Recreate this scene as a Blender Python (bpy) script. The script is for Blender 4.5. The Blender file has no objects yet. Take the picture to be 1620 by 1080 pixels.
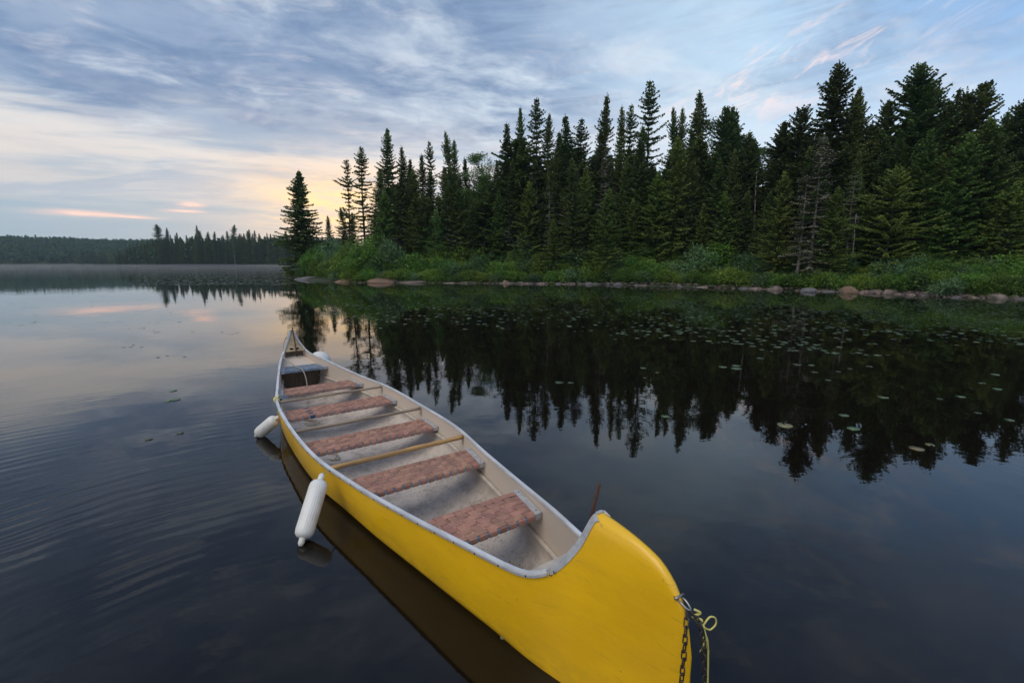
import bpy, bmesh, math, random
import numpy as np
from math import sin, cos, tan, pi, radians, sqrt, atan2, hypot, exp
from mathutils import Vector, Matrix

rnd = random.Random(7)
rng = np.random.default_rng(7)
S = bpy.context.scene
COL = S.collection

# ------------------------------------------------------------------ camera
CAM_H, FPX, HZ = 1.977, 741.66, 415.4
PITCH = math.atan2(540 - HZ, FPX)
cd = bpy.data.cameras.new('camera')
cam = bpy.data.objects.new('camera', cd)
COL.objects.link(cam)
cam.location = (0, 0, CAM_H)
cam.rotation_euler = (pi / 2 - PITCH, 0, 0)
cd.sensor_width = 36.0
cd.lens = FPX / 1620 * 36.0
cd.clip_start = 0.05
cd.clip_end = 6000
S.camera = cam
S.view_settings.view_transform = 'Standard'
S.view_settings.look = 'None'
S.view_settings.exposure = 0.12
S.view_settings.gamma = 1.0
S.view_settings.use_curve_mapping = False
S.cycles.use_denoising = True
S.cycles.max_bounces = 8
S.cycles.volume_bounces = 0
S.cycles.transparent_max_bounces = 8

def lin(r, g, b):
    f = lambda c: ((c / 255) / 12.92 if c / 255 <= 0.04045 else ((c / 255 + 0.055) / 1.055) ** 2.4)
    return (f(r), f(g), f(b), 1.0)

# ------------------------------------------------------------------ node helper
class NB:
    def __init__(self, tree):
        self.t = tree; self.n = tree.nodes; self.l = tree.links
    def new(self, kind, **kw):
        nd = self.n.new(kind)
        for k, v in kw.items(): setattr(nd, k, v)
        return nd
    def put(self, sock, v):
        if isinstance(v, bpy.types.NodeSocket): self.l.new(v, sock)
        elif v is not None: sock.default_value = v
    def m(self, op, a, b=None, c=None, clamp=False):
        nd = self.new('ShaderNodeMath', operation=op); nd.use_clamp = clamp
        self.put(nd.inputs[0], a)
        if b is not None: self.put(nd.inputs[1], b)
        if c is not None: self.put(nd.inputs[2], c)
        return nd.outputs[0]
    def add(self, a, b): return self.m('ADD', a, b)
    def sub(self, a, b): return self.m('SUBTRACT', a, b)
    def mul(self, a, b): return self.m('MULTIPLY', a, b)
    def div(self, a, b): return self.m('DIVIDE', a, b)
    def step(self, x, lo, hi, o0=0.0, o1=1.0):
        nd = self.new('ShaderNodeMapRange', interpolation_type='SMOOTHSTEP')
        self.put(nd.inputs[0], x); self.put(nd.inputs[1], lo); self.put(nd.inputs[2], hi)
        nd.inputs[3].default_value = o0; nd.inputs[4].default_value = o1
        return nd.outputs[0]
    def gauss(self, x, c, w):
        q = self.div(self.sub(x, c), w)
        return self.m('EXPONENT', self.mul(self.mul(q, q), -1.0))
    def mix(self, f, a, b, blend='MIX'):
        nd = self.new('ShaderNodeMix', data_type='RGBA', blend_type=blend)
        self.put(nd.inputs[0], f); self.put(nd.inputs[6], a); self.put(nd.inputs[7], b)
        return nd.outputs[2]
    def noise(self, vec, scale, detail=3.0, rough=0.5, dist=0.0):
        nd = self.new('ShaderNodeTexNoise')
        if vec is not None: self.l.new(vec, nd.inputs['Vector'])
        nd.inputs['Scale'].default_value = scale; nd.inputs['Detail'].default_value = detail
        nd.inputs['Roughness'].default_value = rough; nd.inputs['Distortion'].default_value = dist
        return nd.outputs['Fac']
    def comb(self, x, y, z):
        nd = self.new('ShaderNodeCombineXYZ')
        self.put(nd.inputs[0], x); self.put(nd.inputs[1], y); self.put(nd.inputs[2], z)
        return nd.outputs[0]
    def sep(self, v):
        nd = self.new('ShaderNodeSeparateXYZ'); self.l.new(v, nd.inputs[0]); return nd.outputs

# ------------------------------------------------------------------ world (dawn sky with clouds)
SUN_AZ, SUN_EL = radians(-20), radians(4.0)      # the hidden sun that lights the clouds low on the left
LIGHT_AZ, LIGHT_EL = radians(-140), radians(52)  # added soft fill for overcast light from behind left, lifts canoe and trees
W = bpy.data.worlds.new('World'); S.world = W; W.use_nodes = True
W.node_tree.nodes.clear()
w = NB(W.node_tree)
tc = w.new('ShaderNodeTexCoord')
X, Y, Z = w.sep(tc.outputs['Generated'])
zc = w.m('MAXIMUM', Z, 0.0)
hyp = w.m('SQRT', w.add(w.mul(X, X), w.mul(Y, Y)))
el = w.mul(w.m('ARCTAN2', zc, hyp), 57.2958)
az = w.mul(w.m('ARCTAN2', X, Y), 57.2958)
sx = w.div(X, w.m('MAXIMUM', hyp, 0.001))
den = w.add(zc, 0.10)
PX, PY = w.div(X, den), w.div(Y, den)
# cloud decks drift from upper right to lower left: stretch the noise along that way
ca, sa_ = cos(radians(28)), sin(radians(28))
QX = w.add(w.mul(PX, ca), w.mul(PY, sa_)); QY = w.sub(w.mul(PY, ca), w.mul(PX, sa_))
cv = w.comb(w.mul(QX, 0.55), w.mul(QY, 1.0), 3.1)
nA = w.noise(cv, 0.75, 6.0, 0.55, 0.5)
cv2 = w.comb(w.mul(QX, 0.5), QY, 9.7)
nB = w.noise(cv2, 1.7, 7.0, 0.58, 0.4)
cv3 = w.comb(w.mul(QX, 0.9), w.mul(QY, 1.2), 21.0)
nC = w.noise(cv3, 3.2, 6.0, 0.6, 0.3)
band = w.noise(w.comb(w.mul(az, 0.03), w.mul(el, 0.33), 2.0), 1.0, 5.0, 0.55, 0.4)
right = w.step(sx, -0.1, 0.6)
# clear sky
sky = w.new('ShaderNodeTexSky', sky_type='NISHITA'); sky.sun_disc = False
sky.sun_elevation = SUN_EL; sky.sun_rotation = SUN_AZ
hor = w.mix(w.step(sx, -0.45, 0.3), lin(150, 169, 184), lin(200, 214, 228))
up = w.mix(right, lin(140, 160, 188), w.mix(w.step(w.add(sx, w.mul(el, .012)), 0.62, 0.98), lin(182, 208, 228), lin(128, 166, 210)))
base = w.mix(w.step(el, 2.0, 22.0), hor, up)
base = w.mix(w.step(el, 25.0, 42.0), base, lin(104, 134, 178))
base = w.mix(w.step(el, 50.0, 85.0), base, w.mix(w.step(nA, .4, .6), lin(150, 160, 178), lin(205, 204, 204)))
# cream mid deck on the left and in the middle
cream_amt = w.mul(w.mul(w.gauss(w.add(el, w.mul(sx, 1.5)), 10.5, 5.5), w.step(sx, 0.5, 0.05)),
                  w.step(w.add(w.mul(nB, 0.55), w.mul(band, 0.45)), 0.40, 0.56))
c = w.mix(w.mul(cream_amt, 0.85), base, lin(210, 207, 205))
# pinkish grey veil low left
veil = w.mul(w.mul(w.gauss(el, 8.3, 3.2), w.step(sx, -0.3, -0.75)), w.step(band, 0.35, 0.6))
c = w.mix(w.mul(veil, 0.5), c, lin(216, 200, 190))
# slate blue deck, thicker with height
fib = w.noise(w.comb(w.mul(w.add(az, w.mul(el, 1.2)), 0.055), w.mul(w.add(el, w.mul(az, -0.10)), 0.50), 14.0), 1.0, 8.0, 0.62, 0.8)
mott = w.noise(w.comb(w.mul(az, 0.11), w.mul(el, 0.30), 33.0), 1.0, 7.0, 0.6, 0.6)
# thin blue grey bars through the cream deck
bars = w.mul(w.mul(w.step(fib, 0.49, 0.62), w.step(sx, 0.35, 0.0)), w.mul(w.step(el, 3.0, 7.0), w.step(el, 40.0, 22.0)))
c = w.mix(w.mul(bars, 0.55), c, lin(140, 160, 184))
rise = w.step(el, 7.0, 18.0)
sl = w.add(w.add(w.mul(nA, 0.42), w.add(w.mul(nB, 0.26), w.mul(fib, 0.32))), w.mul(rise, 0.29))
leftm = w.step(sx, 0.30, -0.15)
sl = w.sub(sl, w.mul(w.sub(1.0, leftm), 0.13))
slate = w.mul(w.step(sl, 0.57, 0.80), w.mul(w.step(el, 5.0, 12.0), w.step(el, 85.0, 55.0)))
c = w.mix(w.mul(slate, 0.93), c, w.mix(w.step(nC, 0.35, 0.7), lin(98, 124, 160), lin(138, 156, 182)))
# soft light openings in the deck
op = w.mul(w.mul(w.step(nC, 0.52, 0.74), w.step(nB, 0.42, 0.62)), w.step(el, 6.0, 12.0))
c = w.mix(w.mul(op, 0.6), c, lin(206, 213, 220))
op2 = w.mul(w.mul(w.step(w.add(w.mul(mott, .6), w.mul(fib, .4)), 0.50, 0.66), w.step(el, 8.0, 14.0)), w.step(el, 60.0, 30.0))
c = w.mix(w.mul(op2, 0.45), c, lin(204, 204, 212))
# lavender bars on the right
lav = w.mul(w.mul(w.step(nA, 0.47, 0.62), w.step(sx, 0.25, 0.6)), w.step(el, 10.0, 17.0))
c = w.mix(w.mul(lav, 0.65), c, lin(150, 168, 200))
# pale broken cloud over the middle
pal = w.mul(w.mul(w.gauss(sx, 0.12, 0.36), w.step(w.add(w.mul(nB, .6), w.mul(nC, .4)), 0.42, 0.60)), w.mul(w.step(el, 6.0, 11.0), w.step(el, 50.0, 25.0)))
c = w.mix(w.mul(pal, 0.75), c, lin(206, 217, 226))
# bright wisps
wv = w.comb(w.mul(w.add(az, w.mul(el, 0.35)), 0.13), w.mul(w.add(el, w.mul(az, -0.35)), 0.42), 5.0)
nW = w.noise(wv, 1.0, 8.0, 0.68, 1.2)
wis = w.mul(w.mul(w.gauss(az, 29.0, 11.0), w.gauss(w.add(el, w.mul(az, -0.22)), 11.6, 3.4)), w.step(nW, 0.50, 0.66))
c = w.mix(w.mul(wis, 0.72), c, lin(240, 216, 212))
wis2 = w.mul(w.mul(w.gauss(az, 5.0, 16.0), w.gauss(el, 10.0, 3.0)), w.step(nB, 0.45, 0.65))
c = w.mix(w.mul(wis2, 0.45), c, lin(236, 218, 210))
# glow where the sun comes up
gl1 = w.mul(w.gauss(az, -20.0, 10.0), w.gauss(el, 6.8, 4.6))
c = w.mix(w.mul(gl1, w.step(w.add(w.mul(band, .6), w.mul(nC, .4)), 0.38, 0.58, 0.25, 0.90)), c, lin(240, 208, 182))
gl2 = w.mul(w.gauss(az, -19.0, 7.5), w.gauss(el, 6.0, 3.2))
c = w.mix(w.mul(gl2, w.step(w.add(w.mul(mott, .6), w.mul(nC, .4)), 0.42, 0.60, 0.30, 1.0)), c, lin(255, 216, 154))
# thin pink streaks
for (a0, e0, wa, we) in ((-38.2, 4.25, 2.0, 0.15), (-34.0, 4.95, 1.4, 0.15), (-33.5, 5.6, 1.0, 0.25), (-41.5, 4.3, 2.5, 0.25)):
    st = w.mul(w.gauss(w.add(az, w.mul(nC, 2.0)), a0 + 1.0, wa), w.gauss(w.add(el, w.mul(nC, 0.5)), e0 + 0.25, we))
    c = w.mix(w.mul(st, 0.9), c, lin(250, 206, 190))
# the physical sky adds its own colour under the clouds
addn = w.new('ShaderNodeMix', data_type='RGBA', blend_type='ADD')
bg1 = w.new('ShaderNodeBackground'); w.l.new(sky.outputs[0], bg1.inputs[0]); bg1.inputs[1].default_value = 0.05
bg2 = w.new('ShaderNodeBackground'); w.l.new(c, bg2.inputs[0]); bg2.inputs[1].default_value = 1.32
mxs = w.new('ShaderNodeMixShader'); mxs.inputs[0].default_value = 0.9
w.l.new(bg1.outputs[0], mxs.inputs[1]); w.l.new(bg2.outputs[0], mxs.inputs[2])
wo = w.new('ShaderNodeOutputWorld'); w.l.new(mxs.outputs[0], wo.inputs['Surface'])
w.n.remove(addn)

sd = bpy.data.lights.new('overcast_fill', 'SUN'); sd.energy = 1.5; sd.angle = radians(50); sd.color = (1.0, 0.90, 0.75)  # soft fill lamp added behind left, away from the dawn glow
overcast_fill = bpy.data.objects.new('overcast_fill', sd); COL.objects.link(overcast_fill)
sv = Vector((sin(LIGHT_AZ) * cos(LIGHT_EL), cos(LIGHT_AZ) * cos(LIGHT_EL), sin(LIGHT_EL)))
overcast_fill.rotation_euler = sv.to_track_quat('Z', 'Y').to_euler()

# ------------------------------------------------------------------ helpers
def tag(o, label=None, cat=None, group=None, kind=None):
    if label: o['label'] = label
    if cat: o['category'] = cat
    if group: o['group'] = group
    if kind: o['kind'] = kind
    return o

def empty(name, loc=(0, 0, 0), rz=0.0):
    o = bpy.data.objects.new(name, None); COL.objects.link(o)
    o.location = loc; o.rotation_euler = (0, 0, rz); o.empty_display_size = 0.2
    return o

def mesh_np(name, V, F, mat=None, smooth=False):
    """V (n,3); F list of faces or int array (m,k)"""
    me = bpy.data.meshes.new(name)
    V = np.asarray(V, dtype=np.float32)
    if isinstance(F, np.ndarray):
        m, k = F.shape
        me.vertices.add(len(V)); me.vertices.foreach_set('co', V.ravel())
        me.loops.add(m * k); me.loops.foreach_set('vertex_index', F.ravel().astype(np.int32))
        me.polygons.add(m)
        me.polygons.foreach_set('loop_start', np.arange(0, m * k, k, dtype=np.int32))
        me.polygons.foreach_set('loop_total', np.full(m, k, dtype=np.int32))
        me.update(calc_edges=True); me.validate()
    else:
        me.from_pydata([tuple(map(float, v)) for v in V], [], F); me.update()
    if mat: me.materials.append(mat)
    if smooth: me.polygons.foreach_set('use_smooth', [True] * len(me.polygons))
    return me

def obj(name, me, parent=None, loc=None, rot=None):
    o = bpy.data.objects.new(name, me); COL.objects.link(o)
    if parent: o.parent = parent
    if loc is not None: o.location = loc
    if rot is not None: o.rotation_euler = rot
    return o

class MB:
    """collects shapes into one mesh"""
    def __init__(self): self.v = []; self.f = []
    def add(self, vs, fs):
        b = len(self.v); self.v += [tuple(v) for v in vs]; self.f += [tuple(i + b for i in f) for f in fs]
    def box(self, c, s, M=None):
        vs = [Vector((c[0] + a * s[0] / 2, c[1] + b * s[1] / 2, c[2] + d * s[2] / 2)) for a in (-1, 1) for b in (-1, 1) for d in (-1, 1)]
        if M: vs = [M @ v for v in vs]
        self.add(vs, [(0, 1, 3, 2), (4, 6, 7, 5), (0, 4, 5, 1), (2, 3, 7, 6), (0, 2, 6, 4), (1, 5, 7, 3)])
    def tube(self, pts, r, n=8, closed=False, squash=1.0, twist=0.0):
        pts = [Vector(p) for p in pts]; N = len(pts)
        rs = r if isinstance(r, (list, tuple)) else [r] * N
        rings = []; ref = None
        for i, p in enumerate(pts):
            if closed: d = pts[(i + 1) % N] - pts[i - 1]
            else: d = pts[min(i + 1, N - 1)] - pts[max(i - 1, 0)]
            d.normalize()
            if ref is None:
                ref = Vector((0, 0, 1)) if abs(d.z) < 0.9 else Vector((1, 0, 0))
            a = (ref - d * ref.dot(d)).normalized(); b = d.cross(a); ref = a
            rings.append([p + (a * cos(2 * pi * k / n + twist * i) + b * sin(2 * pi * k / n + twist * i) * squash) * rs[i] for k in range(n)])
        vs = [v for rg in rings for v in rg]; fs = []
        for i in range(N if closed else N - 1):
            j = (i + 1) % N
            for k in range(n): fs.append((i * n + k, i * n + (k + 1) % n, j * n + (k + 1) % n, j * n + k))
        if not closed:
            fs.append(tuple(range(n - 1, -1, -1))); fs.append(tuple((N - 1) * n + k for k in range(n)))
        self.add(vs, fs)
    def sweep(self, rings):
        n = len(rings[0]); N = len(rings)
        fs = []
        for i in range(N - 1):
            for k in range(n): fs.append((i * n + k, i * n + (k + 1) % n, (i + 1) * n + (k + 1) % n, (i + 1) * n + k))
        fs.append(tuple(range(n - 1, -1, -1))); fs.append(tuple((N - 1) * n + k for k in range(n)))
        self.add([v for rg in rings for v in rg], fs)
    def grid(self, P):  # P[i][j]
        a = len(P); b = len(P[0])
        self.add([p for row in P for p in row], [(i * b + j, i * b + j + 1, (i + 1) * b + j + 1, (i + 1) * b + j) for i in range(a - 1) for j in range(b - 1)])
    def lathe(self, prof, n=20, M=None, lobes=0, amp=0.0):
        vs = []; fs = []
        for (z, r) in prof:
            for k in range(n):
                a = 2 * pi * k / n; rr = r * (1 + amp * (abs(cos(a * lobes / 2)) - 0.6)) if lobes else r
                v = Vector((rr * cos(a), rr * sin(a), z)); vs.append(M @ v if M else v)
        for i in range(len(prof) - 1):
            for k in range(n): fs.append((i * n + k, i * n + (k + 1) % n, (i + 1) * n + (k + 1) % n, (i + 1) * n + k))
        fs.append(tuple(range(n - 1, -1, -1))); fs.append(tuple((len(prof) - 1) * n + k for k in range(n)))
        self.add(vs, fs)
    def mesh(self, name, mat, smooth=False, bevel=0.0):
        me = bpy.data.meshes.new(name); me.from_pydata([tuple(v) for v in self.v], [], self.f)
        bm = bmesh.new(); bm.from_mesh(me)
        bmesh.ops.recalc_face_normals(bm, faces=bm.faces)
        if bevel: bmesh.ops.bevel(bm, geom=[e for e in bm.edges if len(e.link_faces) == 2 and e.calc_face_angle() > 0.6], offset=bevel, segments=2, affect='EDGES')
        bm.to_mesh(me); bm.free(); me.materials.append(mat)
        if smooth: me.polygons.foreach_set('use_smooth', [True] * len(me.polygons))
        return me
    def build(self, name, mat, parent=None, smooth=False, bevel=0.0):
        return obj(name, self.mesh(name, mat, smooth, bevel), parent)

def smooth_path(pts, per=8):
    P = [Vector(p) for p in pts]; out = []
    for i in range(len(P) - 1):
        p0, p1, p2, p3 = P[max(i - 1, 0)], P[i], P[i + 1], P[min(i + 2, len(P) - 1)]
        for k in range(per):
            t = k / per
            out.append(0.5 * ((2 * p1) + (p2 - p0) * t + (2 * p0 - 5 * p1 + 4 * p2 - p3) * t * t + (3 * p1 - p0 - 3 * p2 + p3) * t ** 3))
    out.append(P[-1]); return out

def copy_tree(o, parent=None):
    c_ = o.copy(); COL.objects.link(c_)
    if parent: c_.parent = parent
    for ch in list(o.children): copy_tree(ch, c_)
    return c_

def px_to_ground(u, depth):
    """world X of image column u on the lake plane at a given depth y"""
    c_, s_ = cos(PITCH), sin(PITCH)
    b = (CAM_H / depth) ; yf = depth * c_ + CAM_H * s_
    return (u - 810) / FPX * yf

# ------------------------------------------------------------------ materials
def principled(name, col, rough=0.5, metal=0.0, spec=0.5, coat=0.0):
    m = bpy.data.materials.new(name); m.use_nodes = True
    b = m.node_tree.nodes['Principled BSDF']
    b.inputs['Base Color'].default_value = col if len(col) == 4 else (*col, 1)
    b.inputs['Roughness'].default_value = rough; b.inputs['Metallic'].default_value = metal
    b.inputs['Specular IOR Level'].default_value = spec; b.inputs['Coat Weight'].default_value = coat
    return m, NB(m.node_tree), b

def varied(name, a, b_, scale=4.0, rough=0.6, metal=0.0, coat=0.0, bump=0.0, detail=5.0, stretch=(1, 1, 1), rand=0.0, spec=0.5, lo=0.35, hi=0.65, bscale=None):
    m, n, b = principled(name, (*a, 1), rough, metal, spec, coat)
    tcn = n.new('ShaderNodeTexCoord'); mp = n.new('ShaderNodeMapping')
    n.l.new(tcn.outputs['Object'], mp.inputs[0]); mp.inputs['Scale'].default_value = stretch
    f = n.noise(mp.outputs[0], scale, detail, 0.6)
    col = n.mix(n.step(f, lo, hi), (*a, 1), (*b_, 1))
    if rand:
        oi = n.new('ShaderNodeObjectInfo'); hs = n.new('ShaderNodeHueSaturation')
        n.l.new(n.add(n.mul(oi.outputs['Random'], 2 * rand), 1 - rand), hs.inputs['Value'])
        rw = n.new('ShaderNodeTexWhiteNoise', noise_dimensions='1D'); n.l.new(n.mul(oi.outputs['Random'], 91.7), rw.inputs['W'])
        n.l.new(n.add(n.mul(rw.outputs['Value'], 0.05 * min(1, rand * 3)), 0.5 - 0.025 * min(1, rand * 3)), hs.inputs['Hue'])
        n.l.new(col, hs.inputs['Color']); col = hs.outputs[0]
    n.l.new(col, b.inputs['Base Color'])
    n.l.new(n.step(f, 0.2, 0.8, max(0.02, rough - 0.1), min(1, rough + 0.1)), b.inputs['Roughness'])
    if bump:
        bp = n.new('ShaderNodeBump'); bp.inputs['Strength'].default_value = 1.0; bp.inputs['Distance'].default_value = bump
        f2 = n.noise(mp.outputs[0], (bscale or scale * 3), 5, 0.6)
        n.l.new(f2, bp.inputs['Height']); n.l.new(bp.outputs[0], b.inputs['Normal'])
    return m

def foliage(name, dark, light, yellow, scale=0.7, trans=0.25):
    m, n, b = principled(name, (*dark, 1), 0.6, 0, 0.25)
    geo = n.new('ShaderNodeNewGeometry')
    oi = n.new('ShaderNodeObjectInfo')
    f = n.noise(geo.outputs['Position'], scale, 4, 0.6)
    f2 = n.noise(geo.outputs['Position'], scale * 7, 2, 0.5)
    col = n.mix(n.step(f, 0.35, 0.68), (*dark, 1), (*light, 1))
    col = n.mix(n.mul(n.step(f2, 0.5, 0.75), 0.55), col, (*yellow, 1))
    hs = n.new('ShaderNodeHueSaturation')
    n.l.new(n.add(n.mul(oi.outputs['Random'], 0.6), 0.7), hs.inputs['Value'])
    wn = n.new('ShaderNodeTexWhiteNoise', noise_dimensions='1D'); n.l.new(n.mul(oi.outputs['Random'], 57.3), wn.inputs['W'])
    n.l.new(n.add(n.mul(wn.outputs['Value'], 0.05), 0.475), hs.inputs['Hue'])
    n.l.new(col, hs.inputs['Color'])
    n.l.new(hs.outputs[0], b.inputs['Base Color'])
    tr = n.new('ShaderNodeBsdfTranslucent'); n.l.new(hs.outputs[0], tr.inputs[0])
    mx = n.new('ShaderNodeMixShader'); mx.inputs[0].default_value = trans
    n.l.new(b.outputs[0], mx.inputs[1]); n.l.new(tr.outputs[0], mx.inputs[2])
    out = [q for q in n.n if q.type == 'OUTPUT_MATERIAL'][0]
    n.l.new(mx.outputs[0], out.inputs['Surface'])
    return m

M = {}
M['spruce'] = foliage('spruce_needles', (.070, .105, .030), (.12, .17, .042), (.18, .215, .055), 0.5, 0.2)
M['spruce_front'] = foliage('spruce_needles_fresh', (.095, .15, .034), (.165, .235, .046), (.235, .27, .06), 0.6, 0.25)
M['lichen'] = foliage('lichen_twigs', (.10, .11, .075), (.19, .19, .13), (.26, .25, .18), 0.9, 0.1)
M['birch_leaf'] = foliage('broad_leaves', (.06, .12, .03), (.10, .19, .04), (.16, .25, .06), 0.6, 0.3)
M['shrub'] = foliage('shrub_leaves', (.09, .17, .028), (.15, .255, .038), (.21, .30, .055), 0.7, 0.3)
M['shrub_blue'] = foliage('willow_leaves', (.08, .15, .07), (.14, .23, .10), (.18, .27, .10), 0.8, 0.25)
M['grass'] = foliage('ground_leaves', (.035, .065, .018), (.06, .11, .026), (.11, .13, .04), 1.2, 0.2)
M['far_trees'] = foliage('far_needles', (.03, .075, .035), (.065, .125, .045), (.10, .15, .05), 0.05, 0.15)
M['bark'] = varied('bark', (.05, .038, .03), (.11, .09, .075), 6, 0.9, bump=.01, stretch=(1, 1, .3))
M['pale_bark'] = varied('pale_bark', (.30, .28, .25), (.14, .12, .10), 5, 0.85, bump=.005, stretch=(1, 1, .4))
M['birch_bark'] = varied('birch_bark', (.40, .38, .35), (.10, .09, .08), 3, 0.8, stretch=(.3, .3, 2.5))
M['rock'] = varied('granite', (.12, .095, .085), (.25, .19, .165), 1.6, 0.85, bump=.02, rand=.35)
M['rock_orange'] = varied('orange_granite', (.22, .13, .08), (.12, .09, .075), 1.3, 0.85, bump=.02, rand=.15)
M['rock_grey'] = varied('grey_granite', (.095, .09, .10), (.16, .145, .15), 2.0, 0.8, bump=.02, rand=.2)
M['soil'] = varied('forest_soil', (.022, .034, .012), (.035, .045, .02), 0.6, 0.95, bump=.05)
M['pad'] = varied('lily_pad_leaf', (.055, .10, .045), (.10, .14, .065), 6, 0.36, rand=.45, spec=.5)
M['pad_brown'] = varied('lily_pad_brown', (.13, .14, .06), (.20, .16, .07), 6, 0.4, rand=.3)
M['alu'] = varied('aluminium', (.70, .70, .71), (.52, .52, .52), 14, 0.38, metal=.25, stretch=(.25, 1, 1), bump=.0006)
M['alu_dull'] = varied('dull_aluminium', (.50, .50, .51), (.38, .38, .40), 20, 0.42, metal=.25, bump=.0005)
M['bluegrey'] = varied('blue_grey_frame', (.17, .23, .32), (.24, .31, .40), 20, 0.5)
M['strap'] = varied('terracotta_strap', (.40, .20, .135), (.27, .14, .10), 9, 0.6, bump=.0008, rand=.13, spec=.35)
M['strap_blue'] = varied('blue_grey_strap', (.12, .15, .20), (.19, .23, .30), 14, 0.5, rand=.1)
M['strap_navy'] = varied('navy_strap', (.03, .04, .07), (.05, .06, .10), 14, 0.5)
M['wood_orange'] = varied('varnished_wood', (.52, .29, .09), (.30, .17, .065), 5, 0.45, stretch=(9, .7, 9), bump=.002, lo=.38, hi=.6)
M['wood_grey'] = varied('weathered_wood', (.36, .27, .18), (.20, .15, .11), 5, 0.7, stretch=(9, .7, 9), bump=.002)
M['deck'] = varied('deck_board', (.42, .31, .17), (.28, .21, .13), 12, 0.6, bump=.001)
M['deck_tan'] = varied('tan_deck', (.52, .46, .39), (.42, .36, .30), 12, 0.6, bump=.001)
M['rust'] = varied('rusty_steel', (.05, .022, .014), (.10, .04, .022), 30, 0.8, bump=.001)
M['shade_bulkhead'] = varied('shade_brown', (.13, .09, .06), (.07, .05, .035), 5, .8, stretch=(1, 4, .5))  # dark brown paints the shade below the stern seat and end decks
M['black'] = principled('recess_shade', (.006, .006, .006, 1), 0.9)[0]
M['fender'] = varied('white_vinyl', (.72, .70, .66), (.50, .47, .41), 7, 0.42, bump=.0006, lo=.45, hi=.8)
M['blue_cap'] = principled('blue_cap', (.03, .08, .32, 1), 0.4)[0]
M['chain'] = varied('dark_chain', (.035, .035, .035), (.09, .07, .055), 40, 0.5, metal=.6, bump=.0005)
M['chrome'] = varied('bright_steel', (.42, .42, .43), (.25, .22, .20), 60, 0.35, metal=.9)
M['rope_yellow'] = varied('yellow_rope', (.72, .62, .10), (.60, .55, .22), 60, 0.7, bump=.0008)
M['rope_grey'] = varied('old_rope', (.40, .36, .29), (.25, .22, .18), 60, 0.85, bump=.0008)

# hull paint with scuffs and dirt
m, n, b = principled('yellow_gelcoat', (.85, .485, .006, 1), 0.32, 0, 0.5, 0.35)
tcn = n.new('ShaderNodeTexCoord'); mp = n.new('ShaderNodeMapping'); n.l.new(tcn.outputs['Object'], mp.inputs[0]); mp.inputs['Scale'].default_value = (1, 1, 2.5)
f1 = n.noise(mp.outputs[0], 2.2, 6, 0.62); f2 = n.noise(tcn.outputs['Object'], 38, 3, 0.6); f3 = n.noise(mp.outputs[0], 9, 6, 0.7)
mp2 = n.new('ShaderNodeMapping'); n.l.new(tcn.outputs['Object'], mp2.inputs[0]); mp2.inputs['Scale'].default_value = (.5, 1, 9); mp2.inputs['Rotation'].default_value = (0, .25, 0)
sc = n.noise(mp2.outputs[0], 7, 7, 0.72)
_, _, oz = n.sep(tcn.outputs['Object'])
cc = n.mix(n.step(f1, .35, .7), (.85, .485, .006, 1), (.76, .42, .008, 1))
cc = n.mix(n.mul(n.step(f2, .70, .78), .7), cc, (.16, .10, .03, 1))
cc = n.mix(n.mul(n.step(sc, .60, .70), .40), cc, (.28, .17, .03, 1))
cc = n.mix(n.mul(n.mul(n.step(oz, .22, -.02), n.step(f3, .3, .7)), .45), cc, (.30, .19, .03, 1))
gv = n.new('ShaderNodeTexVoronoi', feature='DISTANCE_TO_EDGE'); gv.inputs['Scale'].default_value = 3.0
mp3 = n.new('ShaderNodeMapping'); n.l.new(tcn.outputs['Object'], mp3.inputs[0]); mp3.inputs['Scale'].default_value = (.35, 1, 5); mp3.inputs['Rotation'].default_value = (.1, -.12, .1); n.l.new(mp3.outputs[0], gv.inputs['Vector'])
scr = n.mul(n.step(gv.outputs['Distance'], .012, .002), n.step(f3, .50, .62))
cc = n.mix(n.mul(scr, .45), cc, (.22, .13, .03, 1))
n.l.new(cc, b.inputs['Base Color']); n.l.new(n.step(sc, .4, .75, .28, .5), b.inputs['Roughness'])
bp = n.new('ShaderNodeBump'); bp.inputs['Distance'].default_value = .004; n.l.new(f1, bp.inputs['Height']); n.l.new(bp.outputs[0], b.inputs['Normal'])
b.inputs['Coat Roughness'].default_value = .2
M['hull'] = m
# inside of hull: beige gelcoat, dirty at the bottom
m, n, b = principled('beige_inner', (.5, .45, .4, 1), 0.55)
tcn = n.new('ShaderNodeTexCoord')
f1 = n.noise(tcn.outputs['Object'], 2.6, 7, 0.62); f2 = n.noise(tcn.outputs['Object'], 16, 5, 0.7); f3 = n.noise(tcn.outputs['Object'], 55, 2, .5)
_, _, oz = n.sep(tcn.outputs['Object'])
cc = n.mix(n.step(f1, .3, .7), (.60, .52, .45, 1), (.46, .40, .36, 1))
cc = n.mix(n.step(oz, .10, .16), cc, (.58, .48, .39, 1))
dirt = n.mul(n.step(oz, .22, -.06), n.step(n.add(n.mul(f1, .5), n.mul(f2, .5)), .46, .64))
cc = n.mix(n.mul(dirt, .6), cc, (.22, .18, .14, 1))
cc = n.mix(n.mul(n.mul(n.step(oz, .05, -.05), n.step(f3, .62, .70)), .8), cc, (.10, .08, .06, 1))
n.l.new(cc, b.inputs['Base Color'])
bp = n.new('ShaderNodeBump'); bp.inputs['Distance'].default_value = .003; n.l.new(f2, bp.inputs['Height']); n.l.new(bp.outputs[0], b.inputs['Normal'])
M['inner'] = m

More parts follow.
